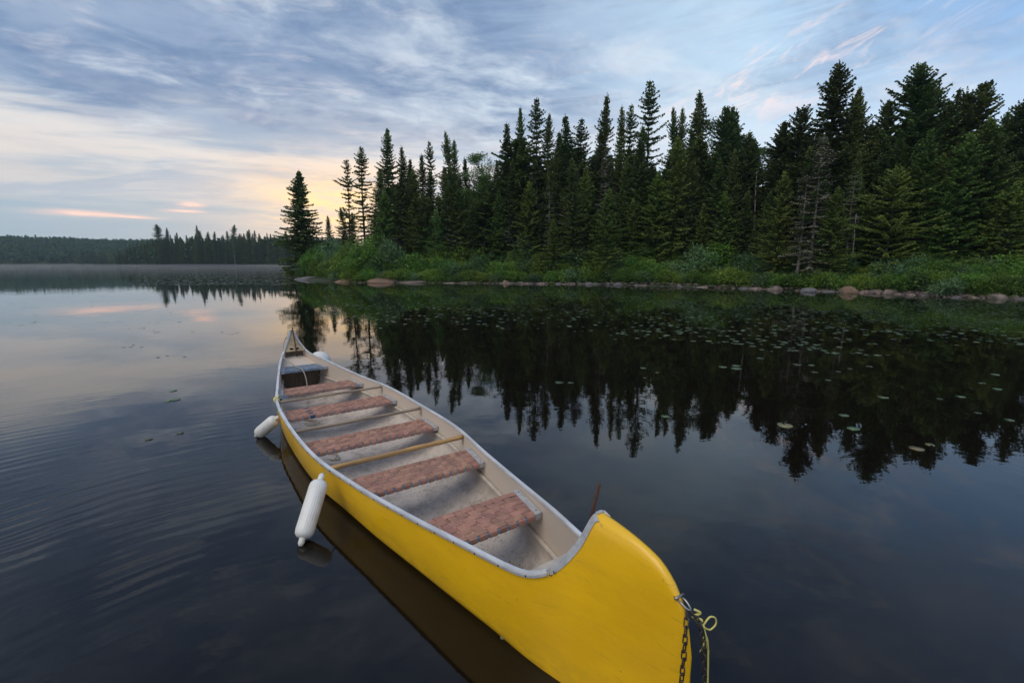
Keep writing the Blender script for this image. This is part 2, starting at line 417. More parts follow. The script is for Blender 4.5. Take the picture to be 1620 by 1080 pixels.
# water
m, n, b = principled('lake_water', (.006, .0045, .0035, 1), 0.012, 0, 0.5)
b.inputs['IOR'].default_value = 1.38
geo = n.new('ShaderNodeNewGeometry'); pos = geo.outputs['Position']
wx, wy, wz = n.sep(pos)
big = n.noise(pos, .22, 3, .5)
dx, dy = n.sub(wx, 1.0), n.sub(wy, -1.0)
rr = n.m('SQRT', n.add(n.mul(dx, dx), n.mul(dy, dy)))
wob = n.noise(pos, .55, 3, .5)
ph = n.add(n.mul(rr, 2 * pi / .165), n.mul(wob, 20.0))
wave = n.m('SINE', ph)
ph2 = n.add(n.mul(rr, 2 * pi / .31), n.mul(n.noise(n.comb(wx, wy, 4.0), .4, 3, .5), 12.0))
wave2 = n.m('SINE', ph2)
# ripples live left of the canoe, and faintly at the far right
side = n.step(n.add(wx, n.mul(wy, .42)), 1.2, -1.6)
sideR = n.mul(n.step(n.sub(wx, n.mul(wy, .35)), 2.0, 5.0), .38)
reach = n.mul(n.mul(n.step(rr, 14.0, 8.0), n.step(rr, 3.2, 6.0, .25, 1.0)), n.step(n.noise(n.comb(n.mul(wx, .7), n.mul(wy, .9), 8.0), .75, 4, .6), .35, .62, .15, 1.0))
act = n.mul(n.mul(n.add(side, sideR), reach), n.step(big, .36, .60))
hgt = n.mul(n.add(n.mul(wave, .00068), n.mul(wave2, .00045)), act)
fine = n.noise(n.comb(n.mul(wx, .55), wy, 0.0), 5.5, 3, .55)
calm = n.noise(pos, .9, 2, .5)
hgt = n.add(hgt, n.mul(n.sub(calm, .5), .0030))
hgt = n.add(hgt, n.mul(n.mul(n.sub(fine, .5), .00075), n.step(big, .25, .7, .35, 1.2)))
bp = n.new('ShaderNodeBump'); bp.inputs['Distance'].default_value = 1.0; bp.inputs['Strength'].default_value = 1.0
n.l.new(hgt, bp.inputs['Height']); n.l.new(bp.outputs[0], b.inputs['Normal'])
M['water'] = m

# ------------------------------------------------------------------ ground sheet, water
SHORE = [(90, -20), (60, 0), (40, 14), (27.7, 25.4), (25.3, 27.3), (22.7, 31.3), (17.3, 36.8), (7.5, 43.2), (-4.3, 45.9), (-15.9, 47.4), (-22, 51.5), (-26.6, 58.6),
         (-31.0, 65.5), (-30, 72), (-20, 80), (5, 92), (60, 120), (140, 150), (300, 120), (300, -20)]
MID = [(-265, 318), (-235, 296), (-180, 285), (-120, 278), (0, 262), (200, 250), (520, 300), (520, 520), (-60, 500), (-250, 480), (-345, 452), (-352, 440), (-300, 405), (-262, 345)]

def sdist(px, py, poly):
    P = np.array(poly, float); Q = np.roll(P, -1, 0)
    d = np.full(px.shape, 1e9); inside = np.zeros(px.shape, bool)
    for (x0, y0), (x1, y1) in zip(P, Q):
        ex, ey = x1 - x0, y1 - y0
        t = np.clip(((px - x0) * ex + (py - y0) * ey) / (ex * ex + ey * ey), 0, 1)
        d = np.minimum(d, np.hypot(px - x0 - t * ex, py - y0 - t * ey))
        c1 = (y0 > py) != (y1 > py)
        with np.errstate(divide='ignore', invalid='ignore'):
            xi = (x1 - x0) * (py - y0) / ((y1 - y0) if y1 != y0 else 1e-9) + x0
        inside ^= c1 & (px < xi)
    return np.where(inside, d, -d)

def wob2(x, y, s, seed=0.0):
    return (np.sin(x / s + seed) * np.cos(y / s * 1.3 + seed * 2) + 0.5 * np.sin(x / s * 2.3 + y / s * 1.7 + seed * 3) + 0.25 * np.sin(x / s * 5.1 - y / s * 4.3 + seed)) / 1.75

def land_h(x, y):
    x = np.asarray(x, float); y = np.asarray(y, float)
    d = sdist(x, y, SHORE) + 0.25 * wob2(x, y, 1.3)
    h1 = np.where(d > 0, 0.28 * np.sqrt(np.clip(d, 0, 2) / 2) + 0.9 * np.clip((d - 1) / 10, 0, 1) + 2.4 * np.clip((d - 8) / 60, 0, 1) + 0.15 * wob2(x, y, 2.5), np.maximum(d * .35, -1.5))
    d2 = sdist(x, y, MID)
    h2 = np.where(d2 > 0, 0.8 + 5.0 * np.clip(d2 / 90, 0, 1) + .8 * wob2(x, y, 25), np.maximum(d2 * .2, -1.5))
    r = np.hypot(x, y); a = np.degrees(np.arctan2(x, y))
    edge = 640 + 40 * np.sin(a / 17.0) + 15 * np.sin(a / 5.0)
    bump = np.exp(-((a + 44) / 5.5) ** 2) * 11 + np.exp(-((a + 37) / 3) ** 2) * 6 + np.exp(-((a + 52) / 6) ** 2) * 6
    d3 = r - edge
    h3 = np.where(d3 > 0, 1 + (8.5 + 3.0 * np.sin(a / 9.0) + 2 * np.sin(a / 3.1) + bump) * np.clip(d3 / 160, 0, 1) ** .7, np.maximum(d3 * .1, -1.5))
    return np.maximum(np.maximum(h1, h2), h3)

def hgt_at(x, y): return float(land_h(np.array([x]), np.array([y]))[0])

def axis(lo, hi, step, far, ratio=1.16, fmax=28):
    a = list(np.arange(lo, hi + .01, step)); s_ = step
    l_ = [lo]; 
    while l_[-1] > -far: s_ = min(s_ * ratio, fmax); l_.append(l_[-1] - s_)
    s_ = step; r_ = [hi]
    while r_[-1] < far: s_ = min(s_ * ratio, fmax); r_.append(r_[-1] + s_)
    return np.array(sorted(set([round(v, 3) for v in l_[1:] + a + r_[1:]])))
gx, gy = axis(-36, 48, .8, 1200), axis(18, 84, .8, 1200)
GX, GY = np.meshgrid(gx, gy)
GZ = land_h(GX, GY)
nx, ny = len(gx), len(gy)
idx = np.arange(nx * ny).reshape(ny, nx)
F = np.stack([idx[:-1, :-1], idx[:-1, 1:], idx[1:, 1:], idx[1:, :-1]], -1).reshape(-1, 4)
g = obj('ground', mesh_np('ground', np.stack([GX, GY, GZ], -1).reshape(-1, 3), F, M['soil'], True))
tag(g, kind='structure')

# ------------------------------------------------------------------ canoe shape
HL = 3.8
CX, CY, CANG = -1.672, 4.9424, 2.1848
_ax = Vector((cos(CANG), sin(CANG), 0)); _rt = Vector((_ax.y, -_ax.x, 0))
def interp(tab, t):
    xs = [p[0] for p in tab]
    if t <= xs[0]: return tab[0][1]
    for i in range(len(tab) - 1):
        if t <= xs[i + 1]:
            x0, y0 = tab[i]; x1, y1 = tab[i + 1]; h = x1 - x0; u = (t - x0) / h
            m0 = (y1 - tab[i - 1][1]) / (x1 - tab[i - 1][0]) if i > 0 else 0.0
            m1 = (tab[i + 2][1] - y0) / (tab[i + 2][0] - x0) if i + 2 < len(tab) else (y1 - y0) / h
            s = (y1 - y0) / h
            if i > 0: m0 = max(min(m0, 3 * abs(s)), -3 * abs(s)) if s * m0 > 0 else 0.0
            m1 = max(min(m1, 3 * abs(s)), -3 * abs(s)) if s * m1 > 0 else 0.0
            return (2 * u ** 3 - 3 * u ** 2 + 1) * y0 + (u ** 3 - 2 * u * u + u) * h * m0 + (-2 * u ** 3 + 3 * u * u) * y1 + (u ** 3 - u * u) * h * m1
    return tab[-1][1]
WG = [(0, .702), (.25, .672), (.45, .552), (.62, .432), (.76, .326), (.84, .258), (.88, .215), (.905, .172), (.92, .132), (.935, .076), (.948, .022), (.99, .016), (1.06, .012), (1.081, .0)]
ZT = [(0, .329), (.25, .340), (.45, .352), (.62, .388), (.76, .430), (.85, .452), (.88, .470), (.905, .520), (.92, .590), (.935, .700), (.948, .840), (.978, .834), (1.01, .816), (1.037, .784), (1.054, .732), (1.063, .685), (1.074, .60), (1.081, .47)]
W0 = [(0, .684), (.233, .656), (.356, .585), (.505, .502), (.622, .420), (.76, .322), (.88, .226), (.947, .160), (1.0, .106), (1.04, .062), (1.065, .034), (1.081, 0)]
ZB = [(0, -.13), (.85, -.125), (.97, -.11), (1.04, -.04), (1.068, .09), (1.081, .36)]
def section(t, v, inset=0.0):
    """half width and height on the hull at station t, v = 0 (top) .. 1 (keel)"""
    a = abs(t); zt = interp(ZT, a); zb = interp(ZB, a); wt = interp(WG, a); w0 = interp(W0, a)
    z = zt + (zb - zt) * v
    e = min(max((a - .80) / .18, 0), 1); e = e * e * (3 - 2 * e)
    zw = max(0.055 * (1 - e), zb + .02)
    if z >= zw:
        q = (zt - z) / max(zt - zw, 1e-4)
        q = q * (1 - e) + e * (q ** .52)
        y = wt + (w0 - wt) * q
        y += (1 - e) * .012 * sin(pi * min(1, q))
    else:
        q = min(1, (zw - z) / max(zw - zb, 1e-4))
        y = w0 * max(0, 1 - q ** (1.75 + e)) ** .60
    return max(0, y - inset), z
def top_edge(t): return interp(WG, abs(t)), interp(ZT, abs(t))
def inner_y(t, z, inset=.013):
    lo, hi = 0., 1.
    for _ in range(24):
        mid = (lo + hi) / 2
        if section(t, mid)[1] > z: lo = mid
        else: hi = mid
    return max(.005, section(t, lo)[0] - inset)
def wl_y(t): return inner_y(t, 0.0, 0.0)

# water sheet with the canoe's displacement cut out of it
bm = bmesh.new()
R = 1190
outer = [bm.verts.new((R * cos(a), R * sin(a), 0)) for a in [2 * pi * k / 48 for k in range(48)]]
hole = []
tw = [-1.044 + 2.088 * k / 60 for k in range(61)]
for sgn in (1, -1):
    for t in (tw if sgn == 1 else tw[::-1]):
        y = max(.004, wl_y(t) - .008)
        p = Vector((CX, CY, 0)) + _ax * (t * HL) + _rt * (y * sgn)
        hole.append(bm.verts.new(p))
eds = [bm.edges.new((L[i], L[(i + 1) % len(L)])) for L in (outer, hole) for i in range(len(L))]
bmesh.ops.triangle_fill(bm, edges=eds, use_beauty=False)
me = bpy.data.meshes.new('water'); 
for f in bm.faces:
    if f.normal.z < 0: f.normal_flip()
bm.to_mesh(me); bm.free(); me.materials.append(M['water'])
tag(obj('water', me), kind='structure')

# ------------------------------------------------------------------ canoe
canoe = empty('canoe', (CX, CY, 0), CANG)
tag(canoe, 'long yellow canoe with woven seats and upturned ends, floating on the lake', 'canoe')
def L(t, r, z): return Vector((t * HL, -r, z))     # r > 0 is the right hand side seen from the bow end
TS = list(np.linspace(0, .84, 36)) + list(np.linspace(.85, .948, 18)) + list(np.linspace(.954, 1.05, 14)) + [1.056, 1.062, 1.067, 1.071, 1.074, 1.077, 1.079, 1.081]
TS = [-t for t in TS[::-1]] + TS[1:]
VS = list(np.linspace(0, .78, 26)) + list(1 - .22 * (1 - np.linspace(.08, 1, 16)) ** 2.0)
mb = MB()
P = []
for t in TS:
    P.append([L(t, section(t, v)[0], section(t, v)[1]) for v in VS] + [L(t, -section(t, v)[0], section(t, v)[1]) for v in VS[::-1]])
mb.grid(P)
for s_ in (1, -1):       # close the crest of each end
    ts = [t for t in TS if t * s_ >= .9479]
    mb.grid([[L(t, section(t, 0)[0], section(t, 0)[1]), L(t, 0, section(t, 0)[1] + .004), L(t, -section(t, 0)[0], section(t, 0)[1])] for t in ts])
bmh = mb.mesh('hull', M['hull'], True)
bq = bmesh.new(); bq.from_mesh(bmh); bmesh.ops.remove_doubles(bq, verts=bq.verts, dist=.0015); bmesh.ops.recalc_face_normals(bq, faces=bq.faces); bq.to_mesh(bmh); bq.free()
obj('hull', bmh, canoe)
mb = MB(); P = []
TI = list(np.linspace(-.9465, .9465, 120))
for t in TI:
    row = []
    for v in VS:
        y, z = section(t, v); row.append(L(t, max(0, y - .012), z + .014 * v))
    P.append(row + [Vector((p.x, -p.y, p.z)) for p in row[::-1]])
mb.grid(P)
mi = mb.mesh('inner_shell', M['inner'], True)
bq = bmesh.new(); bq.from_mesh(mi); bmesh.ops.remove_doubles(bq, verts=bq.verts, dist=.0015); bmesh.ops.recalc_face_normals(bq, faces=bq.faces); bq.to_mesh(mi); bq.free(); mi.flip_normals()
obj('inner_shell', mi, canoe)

# gunwales
def edge_sweep(mb_, ts, sg, outy, iny, up, dn):
    rings = []
    for t in ts:
        y, z = top_edge(t)
        y2, z2 = top_edge(t + .004); y1, z1 = top_edge(t - .004)
        tx, ty, tz = .008 * HL, (y2 - y1), (z2 - z1)
        nn = Vector((-ty, tx, 0)).normalized()  # outward in (x, y)
        upv = Vector((-tz, 0, tx)).normalized()
        base_ = Vector((t * HL, y, z))
        q = []
        for a_, b_ in ((outy, up), (-iny, up), (-iny, -dn), (outy, -dn)):
            p = base_ + nn * a_ + upv * b_
            q.append(Vector((p.x, -p.y * sg, p.z)))
        rings.append(q)
    mb_.sweep(rings)
for sg in (1, -1):
    mb = MB(); ts = list(np.linspace(-.905, .905, 140))
    edge_sweep(mb, ts, sg, .012, .017, .008, .013)
    ga = mb.build('gunwale', M['alu'], canoe, bevel=.003)
    mb = MB()
    edge_sweep(mb, ts, sg, .0150, -.009, -.001, .013)
    mb.build('rub_strip', M['alu_dull'], ga)
    mb = MB()
    for t in np.arange(-.88, .89, .045):
        y, z = top_edge(t)
        Mx = Matrix.Translation(L(t, sg * (y + .0158), z - .007)) @ Matrix.Rotation(pi / 2, 4, 'X')
        mb.lathe([(-.002, .006), (.002, .005)], 8, Mx)
    rv = mb.build('rivets', M['rust'], ga); rv['kind'] = 'stuff'
    # bright strap up each side of the raised ends
    for e in (1, -1):
        mb = MB(); rings = []
        for t in np.linspace(.9055, .9495, 22):
            y, z = top_edge(t)
            q = [(y + .006, z + .004, 0), (y - .014, z + .004, 0), (y - .014, z - .006, -.002), (y + .006, z - .006, 0)]
            y0_, z0_ = top_edge(t - .003); y1_, z1_ = top_edge(t + .003)
            tg = Vector((.006 * HL, 0, z1_ - z0_)).normalized(); nrm = Vector((-tg.z, 0, tg.x))
            b0 = Vector((t * HL, y, z))
            rg = []
            for oy, on in ((.0075, .008), (-.016, .008), (-.016, -.004), (.0035, -.003)):
                p = b0 + nrm * on + Vector((0, oy, 0)); rg.append(Vector((p.x * e, -p.y * sg, p.z)))
            tf = t + .0072; zf = min(z - .004, interp(ZT, tf) - .012); yf_ = inner_y(tf, zf, 0.0)
            for oy in (.001, .0055):
                rg.append(Vector((tf * HL * e, -(yf_ + oy) * sg, zf)))
            rings.append(rg)
        mb.sweep(rings)
        sb = mb.build('end_strap', M['alu_dull'], canoe)
        for t in (.9075, .912, .945):
            mb = MB()
            y, z = top_edge(t)
            Mx = Matrix.Translation(L(t * e + .004 * e, sg * (y + .008), z - .010)) @ Matrix.Rotation(pi / 2, 4, 'X')
            mb.lathe([(-.003, .0065), (0, .008), (.003, .0065)], 10, Mx)
            mb.build('screw', M['chrome'], sb)
# added panels, coloured dark for the shaded hollow under each deck plate
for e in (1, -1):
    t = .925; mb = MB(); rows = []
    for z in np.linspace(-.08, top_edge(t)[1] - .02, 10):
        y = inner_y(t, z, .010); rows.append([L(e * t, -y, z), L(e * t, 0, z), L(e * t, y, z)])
    mb.grid(rows); mb.build('hollow_shade_panel', M['shade_bulkhead'], canoe)
# caps over both tips, deck plates
for e in (1, -1):
    mb = MB(); mb.box((e * .9478 * HL, 0, .8465), (.018, .042, .005)); mb.build('tip_cap', M['alu_dull'], canoe, bevel=.004)
    mb = MB(); P1 = []
    for t in np.linspace(.905, .946, 9):
        y, z = top_edge(t); y -= .010
        P1.append([L(e * t, -y, z - .012), L(e * t, -y * .5, z - .010), L(e * t, 0, z - .009), L(e * t, y * .5, z - .010), L(e * t, y, z - .012)])
    mb.grid(P1); P2 = [[p + Vector((e * .012, 0, -.006)) for p in r_] for r_ in P1]; mb.grid(P2)
    mb.grid([P1[0], P2[0]])
    dk = mb.build('deck_plate', M['deck'], canoe)
    for sy in (-1, 1):
        mb = MB(); t = .913; y, z = top_edge(t)
        slope = Vector((.01 * HL, 0, top_edge(.918)[1] - top_edge(.908)[1])).normalized()
        c0 = Vector((e * t * HL, sy * .045, z - .006)); a_ = Vector((slope.x * e, 0, slope.z)); b_ = Vector((0, 1, 0)); nn = a_.cross(b_)
        rg = [[c0 + nn * o_ + a_ * (.020 * cos(k * pi / 8)) + b_ * (.030 * sin(k * pi / 8)) for k in range(16)] for o_ in (-.003, .003)]
        mb.sweep(rg); mb.build('hand_hole_shade', M['black'], dk)  # black discs stand for the shade inside the two holes
# small tan breast plate just inside the bow gunwales
mb = MB(); P1 = []
for t in np.linspace(-.872, -.903, 6):
    y, z = top_edge(t); y -= .020; P1.append([L(t, -y, z - .008), L(t, 0, z - .006), L(t, y, z - .008)])
P2 = [[p + Vector((0, 0, -.014)) for p in r_] for r_ in P1]
mb.grid(P1); mb.grid(P2); mb.grid([P1[0], P2[0]]); mb.build('breast_plate', M['deck_tan'], canoe)
# side ledges
for sg in (1, -1):
    mb = MB(); rings = []
    for t in np.linspace(-.86, .80, 90):
        z = .125 + .02 * abs(t); y = inner_y(t, z, .012)
        rings.append([L(t, sg * (inner_y(t, z + .020, .012) - .0015), z + .020), L(t, sg * (y - .022), z + .014), L(t, sg * (y - .030), z), L(t, sg * (y - .022), z - .014), L(t, sg * (inner_y(t, z - .022, .012) - .0015), z - .022)])
    mb.sweep(rings); mb.build('side_ledge', M['deck_tan'], canoe, True)
# buoyancy chamber in the stern, its face coloured dark brown as the shade under the last seat
mb = MB(); rows = []
for t in [.80, .822] + list(np.linspace(.83, .93, 9)):
    z = .225 if t < .81 else .315 + max(0, t - .822) / .09 * .085; y = inner_y(t, z, .016); rows.append([L(t, -y, z), L(t, 0, z + .006), L(t, y, z)])
mb.grid(rows)
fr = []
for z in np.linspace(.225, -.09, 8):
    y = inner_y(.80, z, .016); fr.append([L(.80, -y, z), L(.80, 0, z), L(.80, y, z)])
mb.build('buoyancy_chamber', M['inner'], canoe); mb = MB(); mb.grid(fr); mb.build('shade_bulkhead', M['shade_bulkhead'], canoe)

# thwarts
for k, (t, mt, rad) in enumerate(((-.310, 'wood_orange', .021), (-.017, 'wood_grey', .017), (.289, 'wood_grey', .016))):
    y, z = top_edge(t); yy = y - .016; zz = z - .034
    mb = MB(); pts = [L(t, yy * q, zz + .002 * sin(q * 7 + k)) for q in np.linspace(-1, 1, 21)]
    mb.tube(pts, [rad * (1 + .08 * sin(i * 1.7 + k)) for i in range(21)], 12)
    th = mb.build('thwart', M[mt], canoe, True)
    th['label'] = ('orange varnished wooden thwart nearest the bow', 'grey weathered wooden thwart amidships', 'thin weathered wooden thwart nearest the stern')[k]
    for sg in (1, -1):
        mb = MB(); mb.box(L(t, sg * (y - .016), z - .065), (.034, .007, .09)); mb.build('bracket', M['deck_tan'], th, bevel=.002)

# seats
def strap_ribbon(path, width, thick, wdir):
    mb_ = MB(); rings = []
    n_ = len(path)
    for i, p in enumerate(path):
        d = (path[min(i + 1, n_ - 1)] - path[max(i - 1, 0)]).normalized(); nr = d.cross(wdir).normalized()
        h = width / 2
        rings.append([p + wdir * -h + nr * (-thick / 2), p + wdir * (-h + .0012) + nr * (thick / 2), p + wdir * (h - .0012) + nr * (thick / 2), p + wdir * h + nr * (-thick / 2)])
    mb_.sweep(rings); return mb_
SEATS = [(-.726, .337, 'strap'), (-.455, .265, 'strap'), (-.142, .207, 'strap'), (.170, .212, 'strap'), (.426, .247, 'strap'), (.722, .325, 'strap_blue')]
SLAB = ['terracotta woven seat nearest the bow', 'terracotta woven seat second from the bow', 'terracotta woven seat third from the bow', 'terracotta woven seat with one navy strap', 'terracotta woven seat next to the stern seat', 'blue grey woven seat in the stern']
for k, (t0, zs, sm) in enumerate(SEATS):
    dt = .092; depth = dt * HL
    wf = min(inner_y(t0, zs, .016), inner_y(t0, zs - .03, .016)); wb = min(inner_y(t0 + dt, zs, .016), inner_y(t0 + dt, zs - .03, .016))
    seat = empty('seat'); seat.parent = canoe; seat.location = L(t0, 0, zs); seat['label'] = SLAB[k]
    wid = lambda x: wf + (wb - wf) * x / depth      # half span at distance x behind the front bar
    bar = .028
    for x in (bar / 2, depth - bar / 2):
        mb = MB(); hw = wid(x) - .002
        mb.box((x, 0, -.017), (bar, 2 * hw, .030)); mb.build('frame_bar', M['bluegrey'], seat, bevel=.003)
    pw = .052
    for sg in (1, -1):
        mb = MB()
        q = [(-.004, wid(0)), (depth + .004, wid(depth)), (depth + .004, wid(depth) - pw), (-.004, wid(0) - pw)]
        mb.sweep([[Vector((a_, -sg * b_, z_)) for a_, b_ in q] for z_ in (.0085, -.034)])
        ep = mb.build('end_plate', M['alu_dull'], seat, bevel=.002)
        for x in (.04, depth - .04):
            mb = MB(); mb.lathe([(0, .006), (.0025, .004)], 8, Matrix.Translation((x, -sg * (wid(x) - .025), .0085)))
            mb.build('bolt', M['rust'], ep)
    inner_w = min(wid(0), wid(depth)) - pw
    pitch = .068; ncr = max(3, int(2 * inner_w / pitch)); pitch = 2 * inner_w / ncr
    nlo = 6; lp = (depth - .012) / nlo
    rows_x = [.006 + lp * (i + .5) for i in range(nlo)]
    cw, lw = pitch * .75, lp * .88
    for i in range(ncr):
        yc = -inner_w + pitch * (i + .5)
        pts = [Vector((.004, yc, -.036)), Vector((-.004, yc, -.030)), Vector((-.0055, yc, -.015)), Vector((-.003, yc, 0)), Vector((.006, yc, .0035))]
        for j, x in enumerate(rows_x):
            z_ = .0035 + (.0030 if (i + j) % 2 == 0 else -.0018)
            pts += [Vector((x - lp * .34, yc, z_)), Vector((x + lp * .34, yc, z_))]
        pts += [Vector((depth - .006, yc, .0035)), Vector((depth + .003, yc, 0)), Vector((depth + .0055, yc, -.015)), Vector((depth + .004, yc, -.030)), Vector((depth - .004, yc, -.036))]
        mt = M[sm]
        if k == 3 and i == ncr - 4: mt = M['strap_navy']
        o = strap_ribbon([p + Vector((0, rnd.uniform(-.002, .002) if 4 < q_ < len(pts) - 5 else 0, 0)) for q_, p in enumerate(pts)], cw, .0022, Vector((0, 1, 0))).build('strap', mt, seat)
    for j, x in enumerate(rows_x):
        hw = min(wid(x - lw / 2), wid(x + lw / 2)) - pw + .008
        pts = [Vector((x, -hw, .001))]
        for i in range(ncr):
            yc = -inner_w + pitch * (i + .5); z_ = .0035 + (-.0018 if (i + j) % 2 == 0 else .0030)
            pts += [Vector((x, yc - pitch * .38, z_)), Vector((x, yc + pitch * .38, z_))]
        pts.append(Vector((x, hw, .001)))
        strap_ribbon(pts, lw, .0022, Vector((-1, 0, 0))).build('strap', M[sm], seat)

# rusty rods leaning in both ends, bow shackle
mb = MB(); mb.tube([L(-.937, .035, .955), L(-.915, .05, .66), L(-.905, .055, .47)], .0085, 8); mb.build('rod', M['rust'], canoe, True)
mb = MB(); mb.tube([L(.938, .01, .90), L(.905, .015, .60), L(.892, .015, .42)], .010, 8); mb.build('rod', M['rust'], canoe, True)
mb = MB(); U = []
for a_ in np.linspace(-pi / 2, pi / 2, 13): U.append(L(-1.066 - .0095 * cos(a_) * .8 - .002, .013 * sin(a_), .680 - .015 * cos(a_)))
U = [L(-1.058, -.013, .690)] + U + [L(-1.058, .013, .690)]
mb.tube(U, .0042, 8); sh = mb.build('bow_shackle', M['chrome'], canoe, True)
mb = MB(); mb.tube([L(-1.0625, -.026, .692), L(-1.0625, .026, .692)], .0055, 8); mb.build('pin', M['chrome'], sh, True)
# small pad eye on the stern
mb = MB(); mb.box(L(.985, -.055, .70), (.03, .05, .02)); mb.build('cleat', M['bluegrey'], canoe, bevel=.003)

def cw_(t, r, z): return Vector((CX, CY, 0)) + _ax * (t * HL) + _rt * r + Vector((0, 0, z))

# chains hanging from the shackle
def link_mesh():
    mb_ = MB(); pts = []
    for k in range(20):
        a_ = 2 * pi * k / 20; pts.append(((.0088) * cos(a_), 0, .0088 * sin(a_) + (.0105 if sin(a_) >= 0 else -.0105)))
    mb_.tube(pts, .0030, 6, closed=True); return mb_.mesh('link', M['chain'], True)
LM = link_mesh()
def chain(path, label):
    pts = smooth_path(path, 30); acc = 0; pitch = .0300; nxt = 0; i = 0
    root = empty('chain', path[-1]); tag(root, label, 'chain', 'chains at the bow')
    d = [0]
    for a_, b_ in zip(pts[:-1], pts[1:]): d.append(d[-1] + (b_ - a_).length)
    k = 0; s = .012
    while s < d[-1]:
        j = next(q for q in range(1, len(d)) if d[q] >= s); f = (s - d[j - 1]) / (d[j] - d[j - 1])
        p = pts[j - 1].lerp(pts[j], f); dr = (pts[j] - pts[j - 1]).normalized()
        o = obj('link', LM, root)
        q = dr.to_track_quat('Z', 'X') @ Matrix.Rotation(radians(25 + 90 * (k % 2)) + rnd.uniform(-.2, .2), 3, 'Z').to_quaternion()
        o.rotation_euler = q.to_euler(); o.location = p - Vector(path[-1])
        s += pitch; k += 1
chain([cw_(-1.073, -.006, .660), cw_(-1.079, -.040, .60), cw_(-1.082, -.062, .45), cw_(-1.083, -.082, .25), cw_(-1.080, -.095, -.08)], 'dark rusty chain hanging down the left face of the yellow bow')
chain([cw_(-1.0745, .006, .655), cw_(-1.086, .020, .60), cw_(-1.091, .026, .45), cw_(-1.093, .030, .25), cw_(-1.093, .034, -.08)], 'dark chain hanging free along the right side of the bow')
# yellow cord tied to the shackle
A = cw_(-1.0775, .012, .655)
def off(dt, dr_, dz): return cw_(-1.0775 + dt * 1.6, .016 + dr_ * 1.25, .655 + dz)
rope = empty('rope', A); tag(rope, 'frayed yellow cord knotted to the bow shackle, tail hanging down', 'rope')
def rope_part(name, pts, r, mat=M['rope_yellow'], per=8, root=rope):
    mb_ = MB(); pp = smooth_path(pts, per); mb_.tube(pp, r, 7)
    o = mb_.build(name, mat, root, True); o.location = -root.location; return o
rope_part('knot', [off(0, 0, .01), off(-.002, .018, -.008), off(.001, .002, -.026), off(-.003, .020, -.035), off(-.002, .026, -.06), off(-.004, .030, -.07), off(-.002, .042, -.085), off(-.004, .036, -.10)], .0048)
rope_part('loop', [off(-.003, .030, -.066), off(-.004, .055, -.040), off(-.005, .080, -.055), off(-.005, .085, -.085), off(-.004, .064, -.100), off(-.003, .040, -.082), off(-.003, .028, -.072)], .0035)
rope_part('tail', [off(-.004, .036, -.10), off(-.005, .050, -.16), off(-.006, .055, -.30), off(-.007, .056, -.48), off(-.006, .050, -.70)], .0035)
mb = MB()
for k in range(14):
    a0 = off(-.004, .040, -.10); mb.tube([a0, a0 + Vector((rnd.uniform(-.012, .012), rnd.uniform(-.006, .006), -.03)), a0 + Vector((rnd.uniform(-.022, .022), rnd.uniform(-.012, .012), -.065 - rnd.random() * .02))], .0013, 4)
o = mb.build('frayed_strands', M['rope_yellow'], rope); o.location = -rope.location; o['kind'] = 'stuff'

# ropes in the stern half
def thing_rope(pts, r, label, mat, per=8):
    mb_ = MB(); mb_.tube(smooth_path(pts, per), r, 7)
    me_ = mb_.mesh('rope', mat, True); o = obj('rope', me_); tag(o, label, 'rope'); return o
thing_rope([cw_(.985, -.075, .70), cw_(.97, -.13, .60), cw_(.93, -.17, .50), cw_(.86, -.215, .47), cw_(.82, -.19, .44), cw_(.75, -.10, .36), cw_(.70, -.05, .34), cw_(.665, -.03, .2), cw_(.64, -.05, 0.0), cw_(.60, -.08, -.085)], .008,
           'grey rope running from the stern over the blue seat into the hull', M['rope_grey'])
cp = []
for k in range(30):
    a_ = k * .55; cp.append(cw_(.335 + .030 * cos(a_) + k * .0006, -.33 + .13 * sin(a_ * .93) + k * .003, -.078 + .004 * (k % 5)))
thing_rope(cp, .006, 'coiled grey rope lying in the hull beneath the stern thwart', M['rope_grey'], 4)
cp = []
for k in range(20):
    a_ = k * .6; cp.append(cw_(.02 + .05 * cos(a_), -.42 + .16 * sin(a_ * .9), -.078 + .004 * (k % 5)))
thing_rope(cp, .006, 'loose grey rope lying in the hull beneath the middle thwart', M['rope_grey'], 4)
y_, z_ = top_edge(.30)
mb = MB()
for k in range(4):
    zz = .005 + .008 * k
    mb.tube([cw_(.296 + .004 * k + .006 * cos(q), -y_ + .028 * sin(q), z_ - .012 + .028 * cos(q)) for q in np.linspace(0, 2 * pi, 13)[:-1]], .0045, 6, closed=True)
mb.tube(smooth_path([cw_(.30, -y_, z_ + .015), cw_(.304, -y_ + .03, z_ + .04), cw_(.31, -y_ + .01, z_ + .055)]), .0045, 6)
yk = mb.build('rope', M['rope_yellow'], None, True); tag(yk, 'small yellow cord knotted round the left gunwale near the stern', 'rope')

